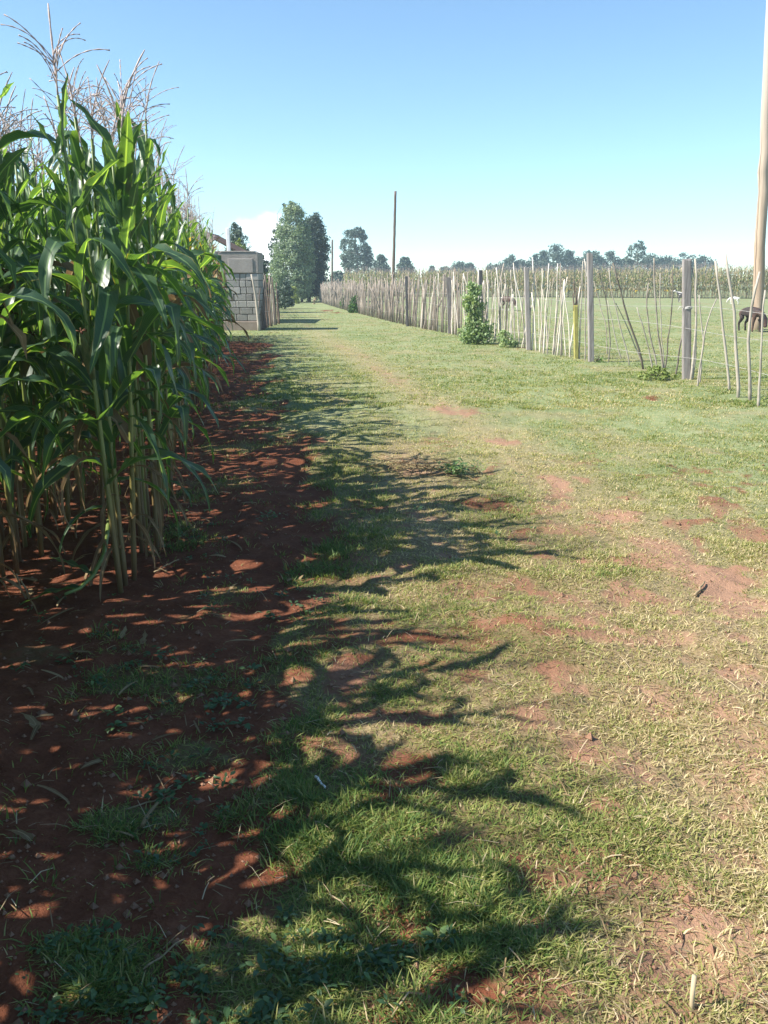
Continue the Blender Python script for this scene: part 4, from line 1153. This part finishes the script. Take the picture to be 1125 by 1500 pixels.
sky_trees = [(559, 135, [(374, 553, 563), (385, 548, 570), (404, 546, 572)], "dark tree touching the right side of the big open eucalyptus", 'tree_dark'),
             (593, 140, [(378, 588, 599), (388, 581, 606), (404, 579, 609)], "rounded tree just right of the tall slim pole", 'tree_dark'),
             (494, 110, [(398, 489, 500), (404, 486, 505), (412, 484, 508)], "low bush behind the short dark pole", 'tree_dark'),
             (632, 170, [(390, 630, 635), (398, 625, 640), (405, 620, 645)], "tiny bush on the skyline left of the tarred post", 'tree_dark'),
             (652, 165, [(391, 648, 655), (397, 643, 659), (405, 641, 662)], None, None), (672, 165, [(384, 666, 677), (392, 661, 682), (405, 660, 684)], None, None),
             (688, 168, [(385, 685, 691), (394, 682, 694), (405, 680, 696)], None, None), (726, 168, [(384, 721, 732), (392, 715, 738), (405, 712, 740)], None, None),
             (745, 172, [(374, 740, 750), (386, 737, 755), (405, 734, 758)], None, None), (764, 172, [(379, 760, 768), (390, 756, 772), (405, 754, 774)], None, None),
             (783, 170, [(371, 780, 786), (383, 776, 791), (405, 773, 794)], None, None), (797, 170, [(365, 794, 800), (380, 790, 804), (405, 788, 806)], None, None),
             (815, 168, [(358, 810, 821), (370, 803, 827), (390, 802, 829), (405, 801, 830)], None, None), (834, 172, [(367, 831, 838), (380, 827, 842), (405, 824, 846)], None, None),
             (866, 168, [(367, 861, 872), (378, 853, 880), (405, 848, 884)], None, None), (848, 174, [(378, 842, 856), (392, 838, 860), (405, 836, 862)], None, None), (893, 170, [(368, 888, 899), (380, 881, 906), (405, 877, 909)], None, None),
             (952, 165, [(371, 948, 957), (382, 944, 961), (405, 941, 964)], None, None), (916, 176, [(378, 910, 922), (390, 904, 930), (405, 902, 934)], None, None),
             (974, 178, [(375, 966, 981), (385, 960, 990), (405, 957, 994)], None, None), (1006, 182, [(370, 999, 1013), (380, 990, 1022), (405, 986, 1028)], None, None), (1031, 185, [(375, 1025, 1038), (384, 1018, 1044), (405, 1012, 1050)], None, None)]
for i, (px, D, prof, lab, mat) in enumerate(sky_trees):
    prof = [(y_, (a_ + b_) / 2 - (b_ - a_) * (.72 if y_ < 404 else .95), (a_ + b_) / 2 + (b_ - a_) * (.72 if y_ < 404 else .95)) for y_, a_, b_ in prof] if lab is None else prof
    tree("distant_tree", lab or "hazy grey green tree in the skyline row above the far maize field", "tree", px, D, prof, 'tree_dark', .34, 60, 62, 60 + i, .15, .95, group=GB, shell=.25, tint0=.6, elong=.55)
tree("distant_tree", "tallest tree of the far skyline, with an open layered crown above the others", "tree", 934, 160, [(350, 930, 937), (358, 923, 944), (368, 914, 948), (378, 917, 949), (392, 922, 946), (405, 925, 942)], 'tree_dark', .42, 40, 32, 90, .2, .7, group=GB, shell=.5, tint0=.65)
tree("conifer_tree", "feathery dark conifer top showing over the block wall", "tree", 347, 44, [(326, 338, 345), (335, 336, 356), (350, 333, 364), (362, 331, 368), (376, 330, 372), (400, 330, 374)], 'tree_dark', .16, 100, 52, 7, .1, .30, tint0=.6, elong=.28)
tree("shrub", "light green shrub poking over the block wall in front of the conifer", "shrub", 352, 38, [(350, 348, 355), (358, 344, 360), (372, 342, 362), (392, 342, 362)], 'pale_bush', .10, 26, 40, 8, .04, .22, tint0=.25)
tree("shrub", "thin dark shrub rising behind the right corner of the block wall", "shrub", 388, 36, [(372, 384, 387), (382, 382, 391), (396, 380, 397), (412, 380, 399), (430, 380, 396)], 'tree_dark', .11, 30, 22, 9, .03, .16, tint0=.7)
tree("shrub", "dense dark green shrub at the left verge near the lane end", "shrub", 416, 50, [(410, 411, 421), (420, 405, 427), (435, 402, 430), (446, 401, 431)], 'tree_dark', .13, 60, 50, 10, .05, .28, tint0=.75)
tree("shrub", "bright yellow green shrub below the pale lane end tree", "shrub", 430, 61, [(420, 426, 433), (428, 424, 437), (440, 424, 438)], 'pale_bush', .12, 24, 50, 13, .04, .25, tint0=.6)
tree("shrub", "small cream coloured shrub at the foot of the far fence end", "shrub", 461, 60, [(436, 460, 463), (441, 458, 463), (447, 458, 462)], 'straw', .08, 8, 34, 14, .03, .12, tint0=.9)
tree("climbing_bush", "leafy green bush climbing the tarred fence post", "bush", 694, 22.4, [(414, 684, 700), (422, 681, 708), (440, 678, 711), (456, 680, 709), (466, 674, 718), (480, 668, 726), (494, 667, 723), (501, 670, 718)], 'hedge_leaf', .075, 105, 34, 15, .02, .19, depth=.7, tint0=.72, shell=.1, elong=.62)
tree("shrub", "low sprawling weed bush under the sticks right of the climbing bush", "shrub", 743, 21.3, [(484, 734, 742), (492, 728, 756), (500, 727, 760), (506, 732, 756)], 'hedge_leaf', .055, 36, 26, 16, .012, .09, tint0=.95, elong=.6)
tree("shrub", "dark green plant at the foot of the sticks midway along the fence", "shrub", 520, 44, [(432, 516, 523), (442, 511, 528), (456, 510, 527), (461, 513, 524)], 'bush_leaf', .08, 40, 40, 17, .02, .16, tint0=.35)
tree("shrub", "small green plant among the far fence sticks nearest the lane end", "shrub", 503, 50, [(436, 500, 506), (446, 497, 510), (455, 498, 509)], 'bush_leaf', .08, 24, 36, 18, .02, .16, tint0=.35)
tree("weed_clump", "pale leafy weed clump between the leaning sticks and the grey slab post", "weeds", 964, 14.4, [(536, 955, 968), (544, 938, 985), (551, 932, 994), (557, 936, 992)], 'pale_bush', .05, 34, 16, 19, .008, .07, tint0=.05, elong=.7)
tree("shrub", "low green weeds at the foot of the square sawn post", "shrub", 880, 17.3, [(523, 876, 884), (529, 862, 896), (533, 862, 894)], 'bush_leaf', .04, 18, 18, 20, .006, .06, tint0=.6)

x, y = gp(668, 697)
gk = Geo(); rg = np.random.default_rng(2)
for k in range(24):
    a, rr = rg.uniform(0, 6.28), rg.uniform(0, 1) ** .5
    rosette(gk, rg, .20 * rr * math.cos(a), .13 * rr * math.sin(a), .0, .06, 12, rg.uniform(.5, .95), .12)
tag(gk.build("weed_clump", M['weed'], None, False, (x, y, float(hgt(x, y)))), "bright green weed clump in the middle of the lane beside bare red earth", "weeds")
x, y = gp(398, 755)
gk = Geo()
for k in range(6):
    a, rr = rg.uniform(0, 6.28), rg.uniform(0, 1) ** .5
    rosette(gk, rg, .08 * rr * math.cos(a), .07 * rr * math.sin(a), .0, .05, 9, rg.uniform(.4, .9), .06)
tag(gk.build("weed_plant", M['weed'], None, False, (x, y, float(hgt(x, y)))), "lone small weed growing on the shaded red soil track", "weeds")

# dead vine stems heaped by the weed clump
gk = Geo(); x, y = gp(625, 690)
for k in range(70):
    a = rg.uniform(0, 3.14); Lk = rg.uniform(.06, .22); c = np.array((rg.normal(0, .26), rg.normal(0, .20), rg.uniform(.005, .05)))
    d = np.array((math.cos(a), math.sin(a), rg.normal(0, .12))) * Lk
    gk.add(*tube([c - d, c + np.array((0, 0, .02)) + rg.normal(0, .015, 3), c + d], rg.uniform(.002, .004), 3), tint=rg.uniform(0, .4))
tag(gk.build("brush_heap", M['straw'], None, True, (x, y, float(hgt(x, y)))), "heap of brown dead stems left of the bright weed clump", "plant debris")
# stub of a pale cane in the right foreground
x, y = gp(1014, 1485)
gk = Geo(); P = [(0, 0, -.03), (.0, .01, .03), (.0, .012, .085)]
gk.add(*tube(P, [.006, .0058, .0056], 8), tint=.9)
tag(gk.build("cane_stub", M['straw'], None, True, (x, y, float(hgt(x, y)))), "pale broken cane stub stuck upright in the right foreground grass", "cane")
# thicker fallen sticks
def ground_stick(name, label, cat, pa, pb, r0, mat='straw', group=None):
    a = np.array((*gp(*pa), 0.0)); b = np.array((*gp(*pb), 0.0)); n = 7
    P = np.array([a * (1 - t) + b * t for t in np.linspace(0, 1, n)])
    P[:, 2] = hgt(P[:, 0], P[:, 1]) + r0 * 1.3 + .004; P[1:-1, :2] += rg.normal(0, r0, (n - 2, 2))
    gk = Geo(); gk.add(*tube(P - a, np.linspace(r0, r0 * .6, n), 6), tint=.5)
    return tag(gk.build(name, M[mat], None, True, a), label, cat, group)
ground_stick("fallen_stick", "thin dead stick lying slanted in the shade at the bottom left", "stick", (208, 1405), (270, 1368), .0035)
ground_stick("fallen_stick", "dead stick in the shaded grass just above the bottom left weeds", "stick", (182, 1170), (265, 1135), .003)
ground_stick("fallen_stick", "short bleached stick on the bare patch in the middle foreground", "stick", (462, 1138), (476, 1156), .005, 'string')
ground_stick("fallen_stick", "short dark stick on the bare red earth by the right border", "stick", (1018, 868), (1032, 852), .008, 'straw')
ground_stick("fallen_stick", "straw stem lying across the soil right of the front corner maize", "stick", (225, 828), (262, 815), .005)

# ------------------------------------------------------------------ animals
def fur(name, a, b, scale=2.2, lo=.45, hi=.55):
    m, nt, N, L, bs = newmat(name)
    r = ramp(N, [(lo, a), (hi, b)])
    L.new(noise(nt, scale, 2, objco(nt)), r.inputs[0])
    L.new(mixc(nt, math_(nt, 'MULTIPLY', noise(nt, 40, 2, objco(nt)), .35), r.outputs[0], (0.02, 0.015, 0.012)), bs.inputs["Base Color"])
    bs.inputs["Roughness"].default_value = .75
    return m
M['brown_fur'] = fur("brown_hide", (0.030, 0.018, 0.016), (0.085, 0.042, 0.028))
M['pied_fur'] = fur("brown_white_hide", (0.08, 0.04, 0.028), (0.62, 0.56, 0.50), 2.4, .54, .57)
M['white_fur'] = fur("white_hide", (0.78, 0.76, 0.72), (0.70, 0.66, 0.60))
M['dark_fur'] = fur("dark_pied_hide", (0.05, 0.045, 0.045), (0.60, 0.57, 0.54), 3.0, .52, .56)
def animal(name, label, cat, x, y, rz, s, mat, graze=True):
    nd = [("pelvis", -.34, 0, .68, .16), ("mid", 0, 0, .63, .19), ("chest", .29, 0, .63, .17), ("neck", .47, 0, .62 if graze else .78, .095)]
    nd += [("head", .66, 0, .36, .078), ("muzzle", .74, 0, .16, .058)] if graze else [("head", .62, 0, .93, .078), ("muzzle", .80, 0, .86, .055)]
    ed = [(0, 1), (1, 2), (2, 3), (3, 4), (4, 5)]
    for sy in (-1, 1):
        k = len(nd)
        nd += [("hip", -.36, sy * .11, .56, .095), ("stifle", -.27, sy * .12, .42, .07), ("hock", -.42, sy * .12, .25, .036), ("fetlock", -.39, sy * .12, .08, .03), ("hoof", -.37, sy * .12, .015, .036)]
        ed += [(0, k), (k, k + 1), (k + 1, k + 2), (k + 2, k + 3), (k + 3, k + 4)]
        k = len(nd)
        fx = .04 * sy
        nd += [("shoulder", .28, sy * .09, .50, .075), ("knee", .30 + fx, sy * .10, .27, .038), ("pastern", .29 + fx, sy * .10, .08, .028), ("hoof", .31 + fx, sy * .10, .015, .035)]
        ed += [(2, k), (k, k + 1), (k + 1, k + 2), (k + 2, k + 3)]
        k = len(nd)
        hx, hz = nd[4][1], nd[4][3]
        nd += [("ear", hx - .05, sy * .13, hz + .09, .026)]; ed += [(4, k)]
    k = len(nd)
    nd += [("tail", -.49, 0, .66, .025), ("tail", -.53, 0, .45, .016), ("tail", -.52, 0, .30, .022)]; ed += [(0, k), (k, k + 1), (k + 1, k + 2)]
    me = bpy.data.meshes.new(name)
    me.from_pydata([n[1:4] for n in nd], ed, [])
    me.materials.append(M[mat])
    o = link(name, me, None, (x, y, 0))
    md = o.modifiers.new("skin", 'SKIN'); md.use_smooth_shade = True
    if not me.skin_vertices: me.skin_vertices.new()
    for i, n in enumerate(nd):
        sv = me.skin_vertices[0].data[i]; sv.radius = (n[4], n[4]); sv.use_root = (i == 0)
    o.modifiers.new("smooth", 'SUBSURF').levels = 2; o.modifiers["smooth"].render_levels = 2
    o.rotation_euler = (0, 0, rz); o.scale = (s, s, s)
    return tag(o, label, cat)
x, y = gp(1098, 486)
animal("calf", "dark brown calf grazing in the paddock in front of the thick pole", "calf", x, y, -1.32, 1.0, 'brown_fur')
x, y = gp(742, 455)
animal("calf", "brown and white calf grazing behind the fence right of the climbing bush", "calf", x, y, -.9, .98, 'pied_fur')
x, y = gp(1075, 446)
animal("goat", "white goat grazing far off at the edge of the maize", "goat", x, y, 2.6, .66, 'white_fur')
x, y = gp(1000, 443)
animal("goat", "black and white goat standing behind the grey slab post", "goat", x, y, 2.9, .9, 'dark_fur', False)

# ------------------------------------------------------------------ haze over the far fields
hz = Geo(); V, Q, T = boxgeo(-200, 230, -60, 330, -1.5, 22)
o = hz.add(V, Q, T).build("haze", bpy.data.materials.new("haze_air"), None, smooth=False)
tag(o, "thin pale summer haze over the fields", "haze", kind="stuff")
hm = o.data.materials[0]; hm.use_nodes = True
hn = hm.node_tree.nodes; hn.remove(hn["Principled BSDF"])
pv = hn.new("ShaderNodeVolumePrincipled")
pv.inputs["Color"].default_value = (0.72, 0.90, 1.0, 1); pv.inputs["Density"].default_value = 0.0013
pv.inputs["Anisotropy"].default_value = 0.2
hm.node_tree.links.new(pv.outputs[0], hn["Material Output"].inputs["Volume"])
